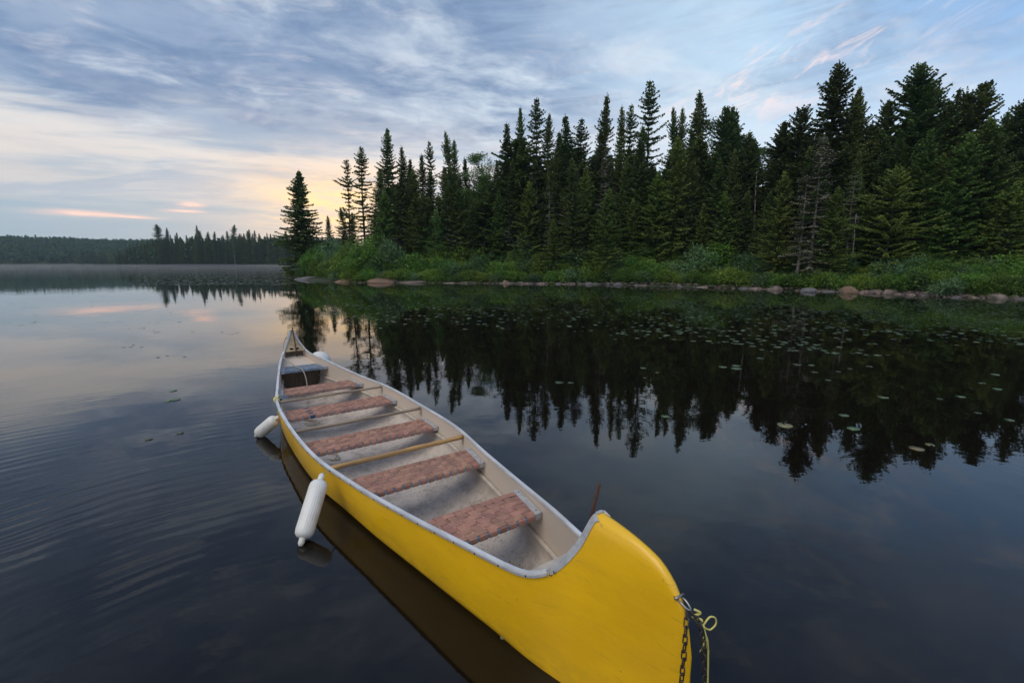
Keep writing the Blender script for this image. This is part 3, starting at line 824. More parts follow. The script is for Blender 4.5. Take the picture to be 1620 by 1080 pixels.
# fenders
def fender(loc_bot, loc_top, r, label, attach, mat_rope):
    root = empty('fender', loc_bot); tag(root, label, 'fender', 'white fenders along the left side')
    ax_ = (loc_top - loc_bot); Lh = ax_.length; q = ax_.to_track_quat('Z', 'Y').to_matrix().to_4x4()
    mb_ = MB(); pr = [(0.0, r * .45), (r * .12, r * .72), (r * .4, r * .93), (r * .8, r)] + [(r * .8 + (Lh - 1.6 * r) * k / 8, r) for k in range(1, 9)] + [(Lh - r * .4, r * .93), (Lh - r * .12, r * .72), (Lh, r * .42)]
    mb_.lathe(pr, 96, q, lobes=24, amp=.025); body = mb_.build('body', M['fender'], root, True)
    for z0_, z1_ in ((-.055, .004), (Lh - .004, Lh + .055)):
        mb_ = MB(); mb_.lathe([(z0_, .012 if z0_ < 0 else .024), (z0_ + .02, .022), (z1_ - .015, .022), (z1_, .024 if z0_ < 0 else .012)], 14, q); mb_.build('eyelet', M['fender'], root, True, bevel=0)
    mb_ = MB(); tp = q @ Vector((0, 0, Lh + .045))
    mb_.tube(smooth_path([tp, tp.lerp(attach - loc_bot, .5) + Vector((0, 0, -.004)), attach - loc_bot]), .004, 6)
    mb_.build('cord', mat_rope, root, True)
    return root
ya, za = top_edge(-.335)
fender(cw_(-.430, -.935, .04), cw_(-.368, -.742, .33), .066, 'white ribbed fender hanging at middle of left hull, foot in water', cw_(-.335, -ya - .012, za), M['rope_grey'])
ya, za = top_edge(.16)
fender(cw_(.235, -.905, .03), cw_(.185, -.735, .23), .068, 'short looking white fender jutting from left hull towards the stern', cw_(.165, -ya - .012, za), M['rope_yellow'])
# round buoy on the far side
root = empty('buoy', cw_(1.16, .60, -.07)); tag(root, 'round white buoy with blue end beyond the right gunwale near stern', 'buoy')
R_ = .20; bd = Vector((-.2, .9, .35)).normalized()
mb = MB(); q4 = Vector((.86, -.25, -.30)).to_track_quat('Z', 'Y').to_matrix().to_4x4(); q4 = Matrix.Translation((0, 0, .16)) @ q4
mb.lathe([(-R_ * cos(a_), max(.004, R_ * sin(a_))) for a_ in np.linspace(0.02, pi - .02, 22)], 28, q4); mb.build('ball', M['fender'], root, True)
mb = MB(); mb.lathe([(R_ - .02, .06), (R_ + .01, .05), (R_ + .03, .03)], 20, q4); mb.build('end_cap', M['blue_cap'], root, True)
mb = MB(); mb.lathe([(-R_ - .02, .035), (-R_ + .01, .06)], 16, q4); mb.tube([q4 @ Vector((.05 * cos(a_), 0, -R_ - .04 + .05 * sin(a_))) for a_ in np.linspace(0, 2 * pi, 17)[:-1]], .008, 6, closed=True)
mb.build('ring', M['bluegrey'], root, True)

# ------------------------------------------------------------------ tree builders
def leaf_tris(base_, tip, wid, nrm_j):
    """diamond quads from arrays: base (n,3) tip (n,3) width (n,)"""
    d = tip - base_; ln = np.linalg.norm(d, axis=1, keepdims=True) + 1e-9; d = d / ln
    up_ = np.tile([0, 0, 1.0], (len(d), 1)) + nrm_j
    side_ = np.cross(d, up_); side_ /= (np.linalg.norm(side_, axis=1, keepdims=True) + 1e-9)
    mid = base_ + (tip - base_) * .45
    a_ = mid + side_ * wid[:, None] / 2; b_ = mid - side_ * wid[:, None] / 2
    V = np.stack([base_, a_, tip, b_], 1).reshape(-1, 3)
    F_ = np.arange(len(d) * 4).reshape(-1, 4)
    return V, F_

def conifer(H, R, seed, hb=.06, sparse=0.0, droop=.25, top_clump=0.0, lean=0.0, step=.28, dens=1.1, power=.74, tw=.13, twl=.34, wild=.25, mat='spruce', dead_low=0.0):
    """returns (trunk mesh, crown mesh, dead twig mesh or None) standing on the origin"""
    r = np.random.default_rng(seed)
    tr = .0085 * H + .03
    bend = r.normal(0, .02, 2) * H
    def cx_(h): u = h / H; return np.array([lean * H * u * u + bend[0] * sin(u * 3), bend[1] * sin(u * 2.5), h])
    B, T, Wd = [], [], []; DB, DT, DW = [], [], []
    h = hb * H
    while h < H * .985:
        x = (H - h) / H
        prof = min(1.0, (x / .78)) ** power
        if x > .78: prof *= 1 - (x - .78) * .9
        Lb0 = R * prof + .05
        lobe = 1 + min(1, x * 5) * (wild * sin(h * 1.9 + seed) * .6 + wild * r.normal(0, .3))
        nb = int(round((5.5 if x > .12 else 4.5) * dens)) + r.integers(0, 2)
        a0 = r.random() * 6.28
        for k in range(nb):
            if r.random() < sparse * (1.0 if x > .25 else .3): continue
            a = a0 + 6.283 * k / nb + r.normal(0, .25)
            Lb = max(.12, Lb0 * lobe * r.uniform(.55, 1.18))
            e0 = (.55 - 1.8 * x if x < .25 else .1 - droop * (x)) + r.normal(0, .12)
            n_ = max(2, int(Lb / .14))
            s = (np.arange(n_) + .5) / n_
            hz = s * Lb; zz = Lb * (np.sin(e0) * s + .22 * s ** 2.2 * (1 - x) - droop * .55 * s * (1 - s))
            dirh = np.array([cos(a), sin(a), 0]); c0 = cx_(h)
            Pm = c0 + dirh * (hz * cos(e0 * .6))[:, None] + np.array([0, 0, 1.0]) * zz[:, None]
            isdead = x > (1 - dead_low) if dead_low else False
            perp = np.array([-sin(a), cos(a), 0])
            if isdead and r.random() < .85:
                DB.append(np.vstack([c0, Pm[:-1]])); DT.append(Pm); DW.append(np.full(n_, .06))
                for sg in (-1, 1, -1, 1):
                    t_ = Pm + dirh * .12 + perp * sg * r.uniform(.1, .34, n_)[:, None] + np.array([0, 0, -.14])
                    DB.append(Pm); DT.append(t_); DW.append(np.full(n_, .055))
                continue
            for sg in (-1, 1, 0, -1, 1):
                ll = (twl * (1 - .55 * s) * r.uniform(.7, 1.25, n_)) * min(1, Lb / .7 + .3) * min(1, .42 + x * 5)
                if sg == 0:
                    t_ = Pm + dirh * (ll * .8)[:, None] + np.array([0, 0, 1.0]) * r.normal(-.02, .09, n_)[:, None]
                else:
                    t_ = Pm + dirh * (ll * .62)[:, None] + perp * (sg * ll * .78)[:, None] + np.array([0, 0, 1.0]) * r.normal(-.05, .06, n_)[:, None]
                B.append(Pm); T.append(t_); Wd.append(tw * r.uniform(.7, 1.3, n_))
            # hanging under-twigs give body
            for _ in range(2):
                t_ = Pm + dirh * .05 + perp * r.normal(0, .10, n_)[:, None] + np.array([0, 0, -1.0]) * (r.uniform(.10, .32, n_) * (1 - .5 * s))[:, None]
                B.append(Pm); T.append(t_); Wd.append(tw * r.uniform(.9, 1.5, n_))
        h += step * (.55 + .6 * min(1, x * 3)) * r.uniform(.8, 1.2)
    # leader
    tp = cx_(H)
    for k in range(10):
        hh = H - .06 * k
        B.append(cx_(hh - .1)[None]); T.append((cx_(hh) + np.array([r.normal(0, .05), r.normal(0, .05), .1]))[None]); Wd.append(np.array([.07]))
    B, T, Wd = np.vstack(B), np.vstack(T), np.concatenate(Wd)
    V, F_ = leaf_tris(B, T, Wd, r.normal(0, .45, B.shape))
    crown = mesh_np('crown', V, F_, M[mat])
    mb_ = MB(); pts = [cx_(H * q) for q in np.linspace(0, .985, 12)]
    pts[0] = pts[0] - np.array([0, 0, .4])
    mb_.tube(pts, [tr * (1 - .93 * q) for q in np.linspace(0, 1, 12)], 7)
    # a few real limbs
    for k in range(10):
        h = H * r.uniform(max(hb, .05), .8); a = r.random() * 6.28; x = (H - h) / H
        l_ = R * min(1, x / .78) ** power * .7; c0 = cx_(h)
        mb_.tube([c0, c0 + np.array([cos(a) * l_ * .5, sin(a) * l_ * .5, -.04 * l_]), c0 + np.array([cos(a) * l_, sin(a) * l_, -.03 * l_])], [.03, .02, .008], 4)
    trunk = mb_.mesh('trunk', M['pale_bark' if dead_low > .7 else 'bark'], True)
    dead = None
    if DB:
        B, T, Wd = np.vstack(DB), np.vstack(DT), np.concatenate(DW)
        V, F_ = leaf_tris(B, T, Wd, r.normal(0, .3, B.shape)); dead = mesh_np('dead_twigs', V, F_, M['lichen'])
    return trunk, crown, dead

def broadleaf(H, R, seed, mat='birch_leaf', nleaf=9000, leaf=.16, trunk_mat='birch_bark', clump=.5, hb=.25):
    r = np.random.default_rng(seed)
    mb_ = MB(); top = Vector((r.normal(0, .3), r.normal(0, .3), H * .9))
    mb_.tube([(0, 0, -.3), (0, 0, H * .3), top * .6, top], [.016 * H, .012 * H, .008 * H, .02], 7)
    cl = []
    nC_ = 46
    for k in range(nC_):
        h = r.uniform(hb, 1) ** .9; x = (h - hb) / (1 - hb)
        rad = R * (4 * x * (1 - x)) ** .45 * .95 if 0 < x < 1 else .2 * R
        a = r.random() * 6.28; q = r.random() ** .4
        c_ = Vector((cos(a) * rad * q, sin(a) * rad * q, h * H)); cl.append(c_)
        if k % 2 == 0:
            b0 = Vector((0, 0, max(.15 * H, c_.z - rad * .8))); mb_.tube([b0, b0.lerp(c_, .5) + Vector((0, 0, .1)), c_], [.035, .02, .008], 4)
    C_ = np.array(cl)[r.integers(0, nC_, nleaf)]
    dirs = r.normal(0, 1, (nleaf, 3)); dirs /= np.linalg.norm(dirs, axis=1, keepdims=True)
    pos_ = C_ + dirs * (clump * R * .5 * r.random(nleaf) ** .5)[:, None] * np.array([1.2, 1.2, .75])
    tip = pos_ + r.normal(0, 1, (nleaf, 3)) * np.array([1, 1, .55]) * leaf * .6
    V, F_ = leaf_tris(pos_, tip, leaf * r.uniform(.4, .7, nleaf), r.normal(0, .6, (nleaf, 3)))
    return mb_.mesh('trunk', M[trunk_mat], True), mesh_np('crown', V, F_, M[mat]), None

def bush_mesh(R, H, seed, mat, nleaf=3200, leaf=.13, ncl=26):
    r = np.random.default_rng(seed)
    cl = []
    for k in range(ncl):
        a = r.random() * 6.28; q = r.random() ** .5; h = sqrt(max(0, 1 - q * q)) * r.uniform(.35, 1.0)
        cl.append((cos(a) * q * R * .9, sin(a) * q * R * .9, h * H * .85))
    C_ = np.array(cl)[r.integers(0, ncl, nleaf)]
    cr = (r.uniform(.24, .46, ncl) * R)[r.integers(0, ncl, nleaf)]
    dirs = r.normal(0, 1, (nleaf, 3)); dirs /= np.linalg.norm(dirs, axis=1, keepdims=True); dirs[:, 2] = np.where(r.random(nleaf) < .6, np.abs(dirs[:, 2]), dirs[:, 2])
    p = C_ + dirs * (cr * r.uniform(.8, 1.06, nleaf))[:, None]; p[:, 2] = np.maximum(p[:, 2], .02)
    tip = p + (dirs * .7 + r.normal(0, .6, (nleaf, 3))) * leaf * np.array([1, 1, .8])
    V, F_ = leaf_tris(p, tip, leaf * r.uniform(.35, .6, nleaf), r.normal(0, .5, (nleaf, 3)))
    me_ = mesh_np('foliage', V, F_, M[mat])
    mb_ = MB()
    for k in range(9):
        c_ = cl[k]; mb_.tube([(c_[0] * .15, c_[1] * .15, -.15), (c_[0] * .5, c_[1] * .5, c_[2] * .6), c_], [.02, .014, .006], 4)
    return me_, mb_.mesh('stems', M['bark'])

def plant_tree(meshes, name, loc, H0, H, wscale, label, cat, group=None, rz=None):
    root = empty(name, loc, rnd.random() * 6.28 if rz is None else rz)
    s = H / H0; root.scale = (s * wscale, s * wscale, s)
    tag(root, label, cat, group)
    obj('trunk', meshes[0], root); obj('crown', meshes[1], root)
    if meshes[2]: obj('dead_twigs', meshes[2], root)
    return root

PROT = {
    'lone': [conifer(14, 2.6, 17, hb=.02, droop=.45, dens=1.35, step=.24, wild=.22, power=.9, tw=.16)],
    'dense': [conifer(16, 2.7, 11, hb=.03, droop=.35), conifer(16, 2.5, 12, hb=.05, droop=.3, wild=.35), conifer(16, 2.9, 13, hb=.04, droop=.4, wild=.3)],
    'slim': [conifer(16, 1.9, 21, hb=.06, droop=.4, dens=.95, wild=.35), conifer(16, 1.7, 22, hb=.08, droop=.45, sparse=.12, wild=.4, dead_low=.5)],
    'sparse': [conifer(16, 1.9, 31, hb=.16, droop=.15, sparse=.35, wild=.7, step=.42, power=.6), conifer(14, 1.5, 32, hb=.30, droop=.1, sparse=.45, wild=.9, step=.45, power=.45, lean=-.06)],
    'fir': [conifer(18, 4.0, 41, hb=.10, droop=.2, wild=.3, step=.34, twl=.42, tw=.17, dens=1.15), conifer(18, 4.3, 42, hb=.12, droop=.2, wild=.3, step=.36, twl=.45, tw=.18, power=.62, dens=1.2), conifer(18, 4.6, 43, hb=.12, droop=.15, wild=.4, step=.40, twl=.46, tw=.19, power=.55, sparse=.06, dens=1.2)],
    'front': [conifer(12, 2.5, 51, hb=.02, droop=.25, mat='spruce_front', wild=.3), conifer(12, 2.7, 52, hb=.03, droop=.15, mat='spruce_front', wild=.4, step=.4), conifer(12, 2.2, 53, hb=.03, droop=.3, mat='spruce_front', dead_low=.0)],
    'pine': [conifer(11, 3.6, 61, hb=.05, droop=-.05, mat='spruce_front', wild=.5, step=.55, twl=.42, power=.45)],
    'snag': [conifer(11, 1.5, 71, hb=.1, droop=.5, dead_low=.99, sparse=.25, power=.55), conifer(13, 1.3, 72, hb=.2, droop=.4, dead_low=.82, sparse=.3)],
    'birch': [broadleaf(11, 2.4, 81), broadleaf(11, 2.7, 82)],
}
PH = {'lone': [14], 'dense': [16, 16, 16], 'slim': [16, 16], 'sparse': [16, 14], 'fir': [18, 18, 18], 'front': [12, 12, 12], 'pine': [11], 'snag': [11, 13], 'birch': [11, 11]}
NAMES = {'lone': 'spruce_tree', 'dense': 'spruce_tree', 'slim': 'spruce_tree', 'sparse': 'spruce_tree', 'fir': 'fir_tree', 'front': 'spruce_tree', 'pine': 'pine_tree', 'snag': 'dead_spruce', 'birch': 'birch_tree'}
CATS = {'lone': 'spruce', 'dense': 'spruce', 'slim': 'spruce', 'sparse': 'spruce', 'fir': 'fir tree', 'front': 'spruce', 'pine': 'pine tree', 'snag': 'dead tree', 'birch': 'broadleaf tree'}

def tree_px(u, vtop, depth, kind, var, ws, label, group=None):
    x = px_to_ground(u, depth); g_ = hgt_at(x, depth)
    bb = (540 - vtop) / FPX; c_, s_ = cos(PITCH), sin(PITCH)
    k = depth / (c_ + bb * s_); ztop = CAM_H + k * (-s_ + bb * c_)
    x = (u - 810) / FPX * k * .5 + x * .5     # halfway between foot and tip column
    H = max(1.5, ztop - g_ - .05); i = var % len(PROT[kind])
    return plant_tree(PROT[kind][i], NAMES[kind], (x, depth, g_), PH[kind][i], H, (1.08 if kind != 'fir' else 1.38) * ws * PH[kind][i] / H * (H / PH[kind][i]) ** .75, label, CATS[kind], group)

TREES = [
 (479, 268, 62.5, 'lone', 0, 1.32, 'lone dense spruce at the very tip of the point'),
 (520, 340, 72, 'dense', 1, .8, 'smallest dark spruce just right of the lone spruce on the point'),
 (538, 327, 69, 'dense', 2, .85, 'small dark spruce behind the point, before the leaning sparse spruce'),
 (550, 250, 60, 'sparse', 1, 1.0, 'thin spruce with bare trunk and tufted top near the point'),
 (577, 231, 57.5, 'sparse', 0, 1.15, 'tall see-through spruce second from the point, branches in tiers'),
 (560, 335, 64, 'dense', 1, .9, 'low spruce between the two see-through spruces by the point'),
 (600, 330, 60, 'dense', 2, .9, 'short bushy spruce right of the tall see-through spruce'),
 (621, 202, 56, 'dense', 0, .85, 'tall pointed spruce first in the forest edge right of the gap'),
 (635, 229, 57, 'slim', 0, 1.0, 'narrow spruce leaning close behind the tall pointed one'),
 (652, 250, 56, 'dense', 1, .8, 'round shouldered spruce in the dip at the forest left edge'),
 (669, 243, 58, 'slim', 0, 1.0, 'narrow spruce spire left of the twin spires'),
 (682, 222, 59, 'sparse', 0, .8, 'thin tufted spruce spire standing behind the narrow one'),
 (703, 208, 56, 'dense', 2, .72, 'left and taller one of the twin spruce spires'),
 (720, 219, 57, 'dense', 0, .68, 'right and lower one of the twin spruce spires'),
 (738, 247, 58, 'slim', 1, 1.0, 'slim spruce tip just left of the pale green birch'),
 (760, 246, 55, 'birch', 0, 1.0, 'yellow green broadleaf crown rising between dark spruces'),
 (783, 252, 57, 'slim', 0, .9, 'slender spruce tip just right of the pale green birch crown'),
 (775, 262, 59, 'birch', 1, 1.0, 'lower broadleaf crown behind the yellow green one'),
 (801, 190, 54, 'slim', 0, 1.1, 'slender spruce spire at the left edge of the tall central stand'),
 (822, 168, 54, 'dense', 1, .62, 'tall narrow spruce second in the central stand'),
 (848, 154, 52, 'sparse', 0, 1.0, 'tall tufted spruce left of centre with open tiers'),
 (874, 178, 53, 'dense', 2, .65, 'dark dense spruce behind the tufted one'),
 (889, 178, 50, 'slim', 1, 1.15, 'slim spruce with bare lower branches, pointed tip'),
 (918, 186, 51, 'sparse', 0, 1.05, 'dark spruce with ragged shoulders and clear gap either side'),
 (944, 201, 52, 'dense', 0, .6, 'low dark spruce left of the thin brown spire'),
 (955, 148, 51, 'slim', 1, .95, 'thin brownish half dead spire rising above its neighbours'),
 (977, 165, 50, 'dense', 1, .65, 'dense spruce right of the thin brown spire'),
 (994, 164, 52, 'sparse', 0, .85, 'open spruce between the dense one and the tallest tufted one'),
 (1020, 125, 50, 'sparse', 0, 1.05, 'tallest spruce of the central stand, tufted tiers on top'),
 (1055, 171, 50, 'dense', 2, .65, 'dark spruce right of the tallest tufted spruce'),
 (1070, 169, 51, 'dense', 0, .6, 'dark spruce close left of the needle thin spire'),
 (1091, 143, 48, 'slim', 0, 1.15, 'needle thin spire with brown foliage beneath its top'),
 (1111, 190, 51, 'birch', 1, .9, 'hazy green broadleaf top right of the needle thin spire'),
 (1139, 168, 47, 'fir', 1, .62, 'left one of the bunched tops beside the sky gap'),
 (1151, 164, 46, 'dense', 1, .8, 'middle one of the bunched tops beside the sky gap'),
 (1161, 170, 47, 'slim', 0, 1.1, 'right one of the bunched tops beside the sky gap'),
 (1176, 205, 46, 'fir', 0, .6, 'spruce sloping down to the sky gap in the treeline'),
 (1199, 238, 52, 'birch', 0, 1.1, 'small green crown at the bottom of the sky gap'),
 (1232, 190, 42, 'fir', 1, .62, 'dark fir right of the sky gap with layered shoulders'),
 (1255, 168, 41, 'fir', 2, .58, 'dark fir left of the tallest one on the right'),
 (1310, 94, 39.5, 'fir', 0, .72, 'tallest dark fir on the right with a pointed tip'),
 (1336, 150, 42, 'fir', 1, .55, 'dark fir tucked behind the tallest one'),
 (1354, 133, 39, 'dense', 2, .75, 'dark pointed fir between the two tallest firs'),
 (1390, 158, 39, 'fir', 2, .55, 'left shoulder tree of the broad dark fir group'),
 (1428, 101, 38, 'fir', 1, .75, 'broad dark fir with a flat layered tip, second highest'),
 (1455, 132, 39, 'fir', 2, .62, 'right shoulder tree of the broad dark fir group'),
 (1475, 158, 38, 'fir', 1, .55, 'dark fir in the dip right of the broad group'),
 (1494, 139, 38, 'sparse', 0, 1.1, 'open topped dark spruce left of the rounded fir'),
 (1511, 143, 37, 'fir', 2, .5, 'open crowned dark fir touching the rounded fir'),
 (1539, 126, 36, 'fir', 1, .68, 'rounded dark fir crown near the right edge'),
 (1571, 172, 36, 'fir', 0, .5, 'lower dark fir in the dip near the right edge'),
 (1592, 164, 36, 'fir', 2, .5, 'dark open fir second from the right edge'),
 (1616, 140, 34, 'fir', 1, .62, 'dark fir with broad tiers at the right edge of the picture'),
 # front rank
 (1066, 213, 44.5, 'front', 0, .85, 'fresh green spruce standing in front of the central stand'),
 (1015, 196, 47, 'dense', 0, .85, 'dark cone shaped spruce in front of the tallest tufted one'),
 (962, 296, 44.5, 'front', 1, 1.0, 'broad fresh green spruce low in front of the brown spire'),
 (873, 345, 46, 'front', 2, 1.0, 'little fresh green spruce among shrubs, centre left'),
 (1128, 248, 43, 'slim', 1, 1.1, 'slim spruce with grey bare twigs in front of the bunched tops'),
 (1157, 232, 42, 'dense', 1, .7, 'dark cone shaped spruce in front of the bunched tops'),
 (1270, 228, 35, 'snag', 1, 1.0, 'pale grey dead spruce, left one of the lichen covered pair'),
 (1289, 212, 34.5, 'snag', 0, 1.1, 'pale grey dead spruce, right one of the lichen covered pair'),
 (1319, 293, 33.8, 'front', 0, .9, 'small fresh green spruce right of the pale dead pair'),
 (1385, 210, 36, 'slim', 1, 1.1, 'half dead spruce behind the light green pine'),
 (1402, 268, 33.5, 'pine', 0, .95, 'light green wide branching pine on the right bank'),
 (1453, 203, 34, 'front', 2, .85, 'blue green spruce spire between pine and pale layered spruce'),
 (1514, 207, 32.5, 'front', 1, 1.05, 'large pale layered spruce near the right edge'),
 (1557, 261, 32.5, 'front', 0, .75, 'small spruce behind the bank, right of the pale layered one'),
 (1595, 284, 30.5, 'front', 2, 1.1, 'small yellow green spruce at the right edge above the shrubs'),
 (1235, 268, 37, 'front', 0, .8, 'dull green spruce left of the pale dead pair'),
 (1215, 300, 39, 'dense', 2, .8, 'short dark spruce below the sky gap'),
 (706, 300, 52, 'dense', 0, .9, 'dark spruce below the twin spires, mid height'),
 (815, 250, 50, 'slim', 1, 1.2, 'grey twigged spruce below the narrow central spires'),
 (655, 320, 52.5, 'front', 1, .9, 'fresh green spruce behind shrubs, forest left edge'),
 (905, 250, 47, 'dense', 2, .8, 'dark spruce filling below the slim bare branched one'),
]
for (u_, v_, d_, k_, i_, w_, l_) in ((640, 268, 53, 'slim', 1, 1.1, 'grey twigged half dead spruce near the forest left edge'), (712, 262, 51.5, 'slim', 1, 1.0, 'grey twigged half dead spruce below the twin spires'), (866, 262, 48.5, 'snag', 1, .8, 'thin grey dead spruce left of the slim bare branched one'),
        (958, 232, 49, 'snag', 0, .8, 'brown grey dead spruce below the half dead spire'), (1036, 300, 46.5, 'snag', 1, .8, 'short grey dead spruce right of the little front spruce'), (1100, 215, 47, 'slim', 1, 1.0, 'brown twigged spruce under the needle thin spire'),
        (1348, 236, 35.5, 'snag', 1, .9, 'grey dead spruce in the shade behind the small fresh spruce'), (1480, 262, 34.5, 'snag', 1, .8, 'grey dead spruce between the spire and the pale layered spruce'), (1632, 250, 31, 'slim', 1, 1.0, 'half dead spruce cut by the right edge'),
        (690, 345, 50.5, 'birch', 0, .8, 'small light green broadleaf tree behind shrubs below the twin spires'), (745, 300, 53, 'birch', 1, 1.0, 'light green broadleaf tree below the yellow green crown'), (880, 385, 47, 'birch', 0, .9, 'low light green broadleaf tree left of centre bank'),
        (1225, 345, 38, 'birch', 1, .8, 'small light green broadleaf tree below the sky gap'), (1000, 372, 46, 'birch', 0, .8, 'low light green broadleaf tree at the foot of the central stand')):
    TREES.append((u_, v_, d_, k_, i_, w_, l_))
for i_, (u_, v_, o_) in enumerate(((612, 300, 5), (640, 292, 6), (690, 330, 4.5), (722, 285, 6), (748, 322, 5), (790, 300, 5.5), (838, 285, 5), (856, 318, 4.5), (925, 262, 5.5), (945, 330, 4.2), (985, 250, 6), (1000, 312, 4.5), (1040, 268, 5), (1092, 250, 5.5), (1108, 320, 4.3),
        (1142, 300, 4.6), (1180, 300, 5), (1205, 330, 4.2), (1250, 255, 6.5), (1300, 300, 5), (1350, 262, 6), (1372, 310, 4.6), (1430, 252, 6), (1475, 240, 6.5), (1490, 300, 5), (1540, 250, 6.5), (1575, 300, 5), (1615, 262, 6), (1640, 300, 5))):
    TREES.append((u_, v_, float(np.interp(u_, [560, 740, 940, 1160, 1350, 1500, 1620], [47.4, 45.9, 43.2, 36.8, 31.3, 27.3, 25.4])) + o_, ('front', 'dense', 'front')[i_ % 3], i_, .95,
                  ('mid green spruce in the front rank, ' if i_ % 3 != 1 else 'darker full spruce in the front rank, ') + ('left of the light birch' if u_ < 760 else 'left half of the central stand' if u_ < 950 else 'right half of the central stand' if u_ < 1190 else 'beside the pale dead pair' if u_ < 1380 else 'right of the light green pine'),
                  'front rank spruces ' + ('left' if u_ < 760 else 'left centre' if u_ < 950 else 'right centre' if u_ < 1190 else 'right' if u_ < 1380 else 'far right')))
for tdef in TREES:
    tree_px(*tdef)
# second ranks that fill the stand; nothing in the photograph tells them apart
k = 0
for zone, (u0, u1, n_, d0, d1, v0, v1) in {
        'left': (600, 800, 26, 51, 68, 262, 320), 'middle': (800, 1190, 64, 44, 66, 205, 285), 'right': (1215, 1640, 60, 32, 56, 185, 270)}.items():
    for i in range(n_):
        u = u0 + (u1 - u0) * (i + .5) / n_ + rnd.uniform(-6, 6); d = rnd.uniform(d0, d1)
        shore_d = np.interp(u, [560, 740, 940, 1160, 1350, 1500, 1620], [47.4, 45.9, 43.2, 36.8, 31.3, 27.3, 25.4])
        d = max(d, shore_d + 5.5)
        if zone == 'right': d = shore_d + rnd.uniform(6.5, 20)
        if zone == 'middle': d = shore_d + rnd.uniform(5.5, 20)
        kind = rnd.choice(['dense', 'dense', 'slim', 'dense', 'fir'] if zone != 'right' else ['fir', 'dense', 'dense', 'slim'])
        lab = {'left': 'dark spruce packed in the inner forest left of the birch', 'middle': 'dark spruce packed in the inner forest of the central stand', 'right': 'dark spruce packed in the inner forest under the right hand firs'}[zone]
        v = rnd.uniform(v0, v1)
        o = tree_px(u, v, d, kind, k, 1.15, lab, 'inner forest trees, ' + zone + ' part'); k += 1
        o.name = 'spruce_tree'; o['category'] = 'spruce'
# beyond the right edge of the frame, so that a step aside still meets forest
for i in range(9):
    tree_px(1660 + i * 60, rnd.uniform(60, 150), 33 + rnd.uniform(-2, 5), 'fir', i, .6, 'dark fir beyond the right edge of the forest', 'firs beyond the right edge')

# bare white birch trunks
for (u, v0, d, H0, lab) in ((1184, 272, 43, 0, 'thin bare white birch trunk standing before dark spruces'), (1341, 338, 34.5, 0, 'short bare white trunk right of the small fresh spruce'), (767, 362, 51.5, 0, 'pale broken stump among the shrubs, left of centre'), (1578, 318, 31.5, 0, 'thin grey bare trunk by the right edge')):
    x = px_to_ground(u, d); g_ = hgt_at(x, d); bb = (540 - v0) / FPX
    kk = d / (cos(PITCH) + bb * sin(PITCH)); zt = CAM_H + kk * (-sin(PITCH) + bb * cos(PITCH)); Hh = zt - g_
    root = empty('bare_trunk', (x, d, g_)); tag(root, lab, 'dead tree')
    mb = MB(); n_ = 12; rr_ = .075 if 'birch' in lab else (.16 if 'stump' in lab else .045)
    mb.tube([(.012 * Hh * sin(q * 5), .01 * Hh * cos(q * 4), Hh * q - (.2 if q == 0 else 0)) for q in np.linspace(0, 1, n_)], [rr_ * (1 - .6 * q) for q in np.linspace(0, 1, n_)], 8)
    mb.build('trunk', M['birch_bark' if 'white' in lab else 'pale_bark'], root, True)
    if 'stump' not in lab:
        for q in range(9):
            h = Hh * rnd.uniform(.35, .97); a = rnd.random() * 6.28; l_ = rnd.uniform(.2, .55)
            mb = MB(); mb.tube([(0, 0, h), (cos(a) * l_ * .6, sin(a) * l_ * .6, h + .04), (cos(a) * l_, sin(a) * l_, h + .16)], [.018, .012, .005], 4); mb.build('branch', M['pale_bark'], root)

# ------------------------------------------------------------------ shrubs on the bank
BP = [bush_mesh(1.4, 2.5, 100 + i, 'shrub' if i % 4 else 'shrub_blue', 4200, .15) for i in range(6)]
LOWB = [bush_mesh(1.2, 1.15, 120 + i, 'shrub_blue' if i == 1 else 'shrub', 3000, .13) for i in range(4)]
def shore_at(u): return float(np.interp(u, [440, 470, 560, 740, 940, 1160, 1350, 1500, 1620, 1700], [66, 59.6, 47.6, 46.1, 43.4, 37.1, 31.6, 27.6, 25.7, 24.4]))
nb = 0
def where(u):
    return 'near the point' if u < 690 else 'left of centre' if u < 880 else 'in the centre' if u < 1090 else 'below the sky gap' if u < 1250 else 'under the firs' if u < 1450 else 'at the right edge'
def put_bush(u, d, lowb, s, lab, grp):
    global nb
    if grp: lab = lab + ', ' + where(u); grp = grp + ' ' + where(u)
    x = px_to_ground(u, d); g_ = hgt_at(x, d)
    src = (LOWB if lowb else BP)[nb % (4 if lowb else 6)]
    root = empty('shrub', (x, d, g_ - .05), rnd.random() * 6.28); root.scale = (s * rnd.uniform(.85, 1.2), s * rnd.uniform(.85, 1.2), s * rnd.uniform(.8, 1.15))
    tag(root, lab, 'shrub', grp); obj('foliage', src[0], root); obj('stems', src[1], root); nb += 1
for u in np.arange(468, 1690, 15):
    sdp = shore_at(u); px_m = FPX / sdp
    put_bush(u + rnd.uniform(-6, 6), sdp + rnd.uniform(.35, 1.1), True, rnd.uniform(.75, 1.05), 'low blue green shrub overhanging the waterline stones', 'low waterline shrubs')
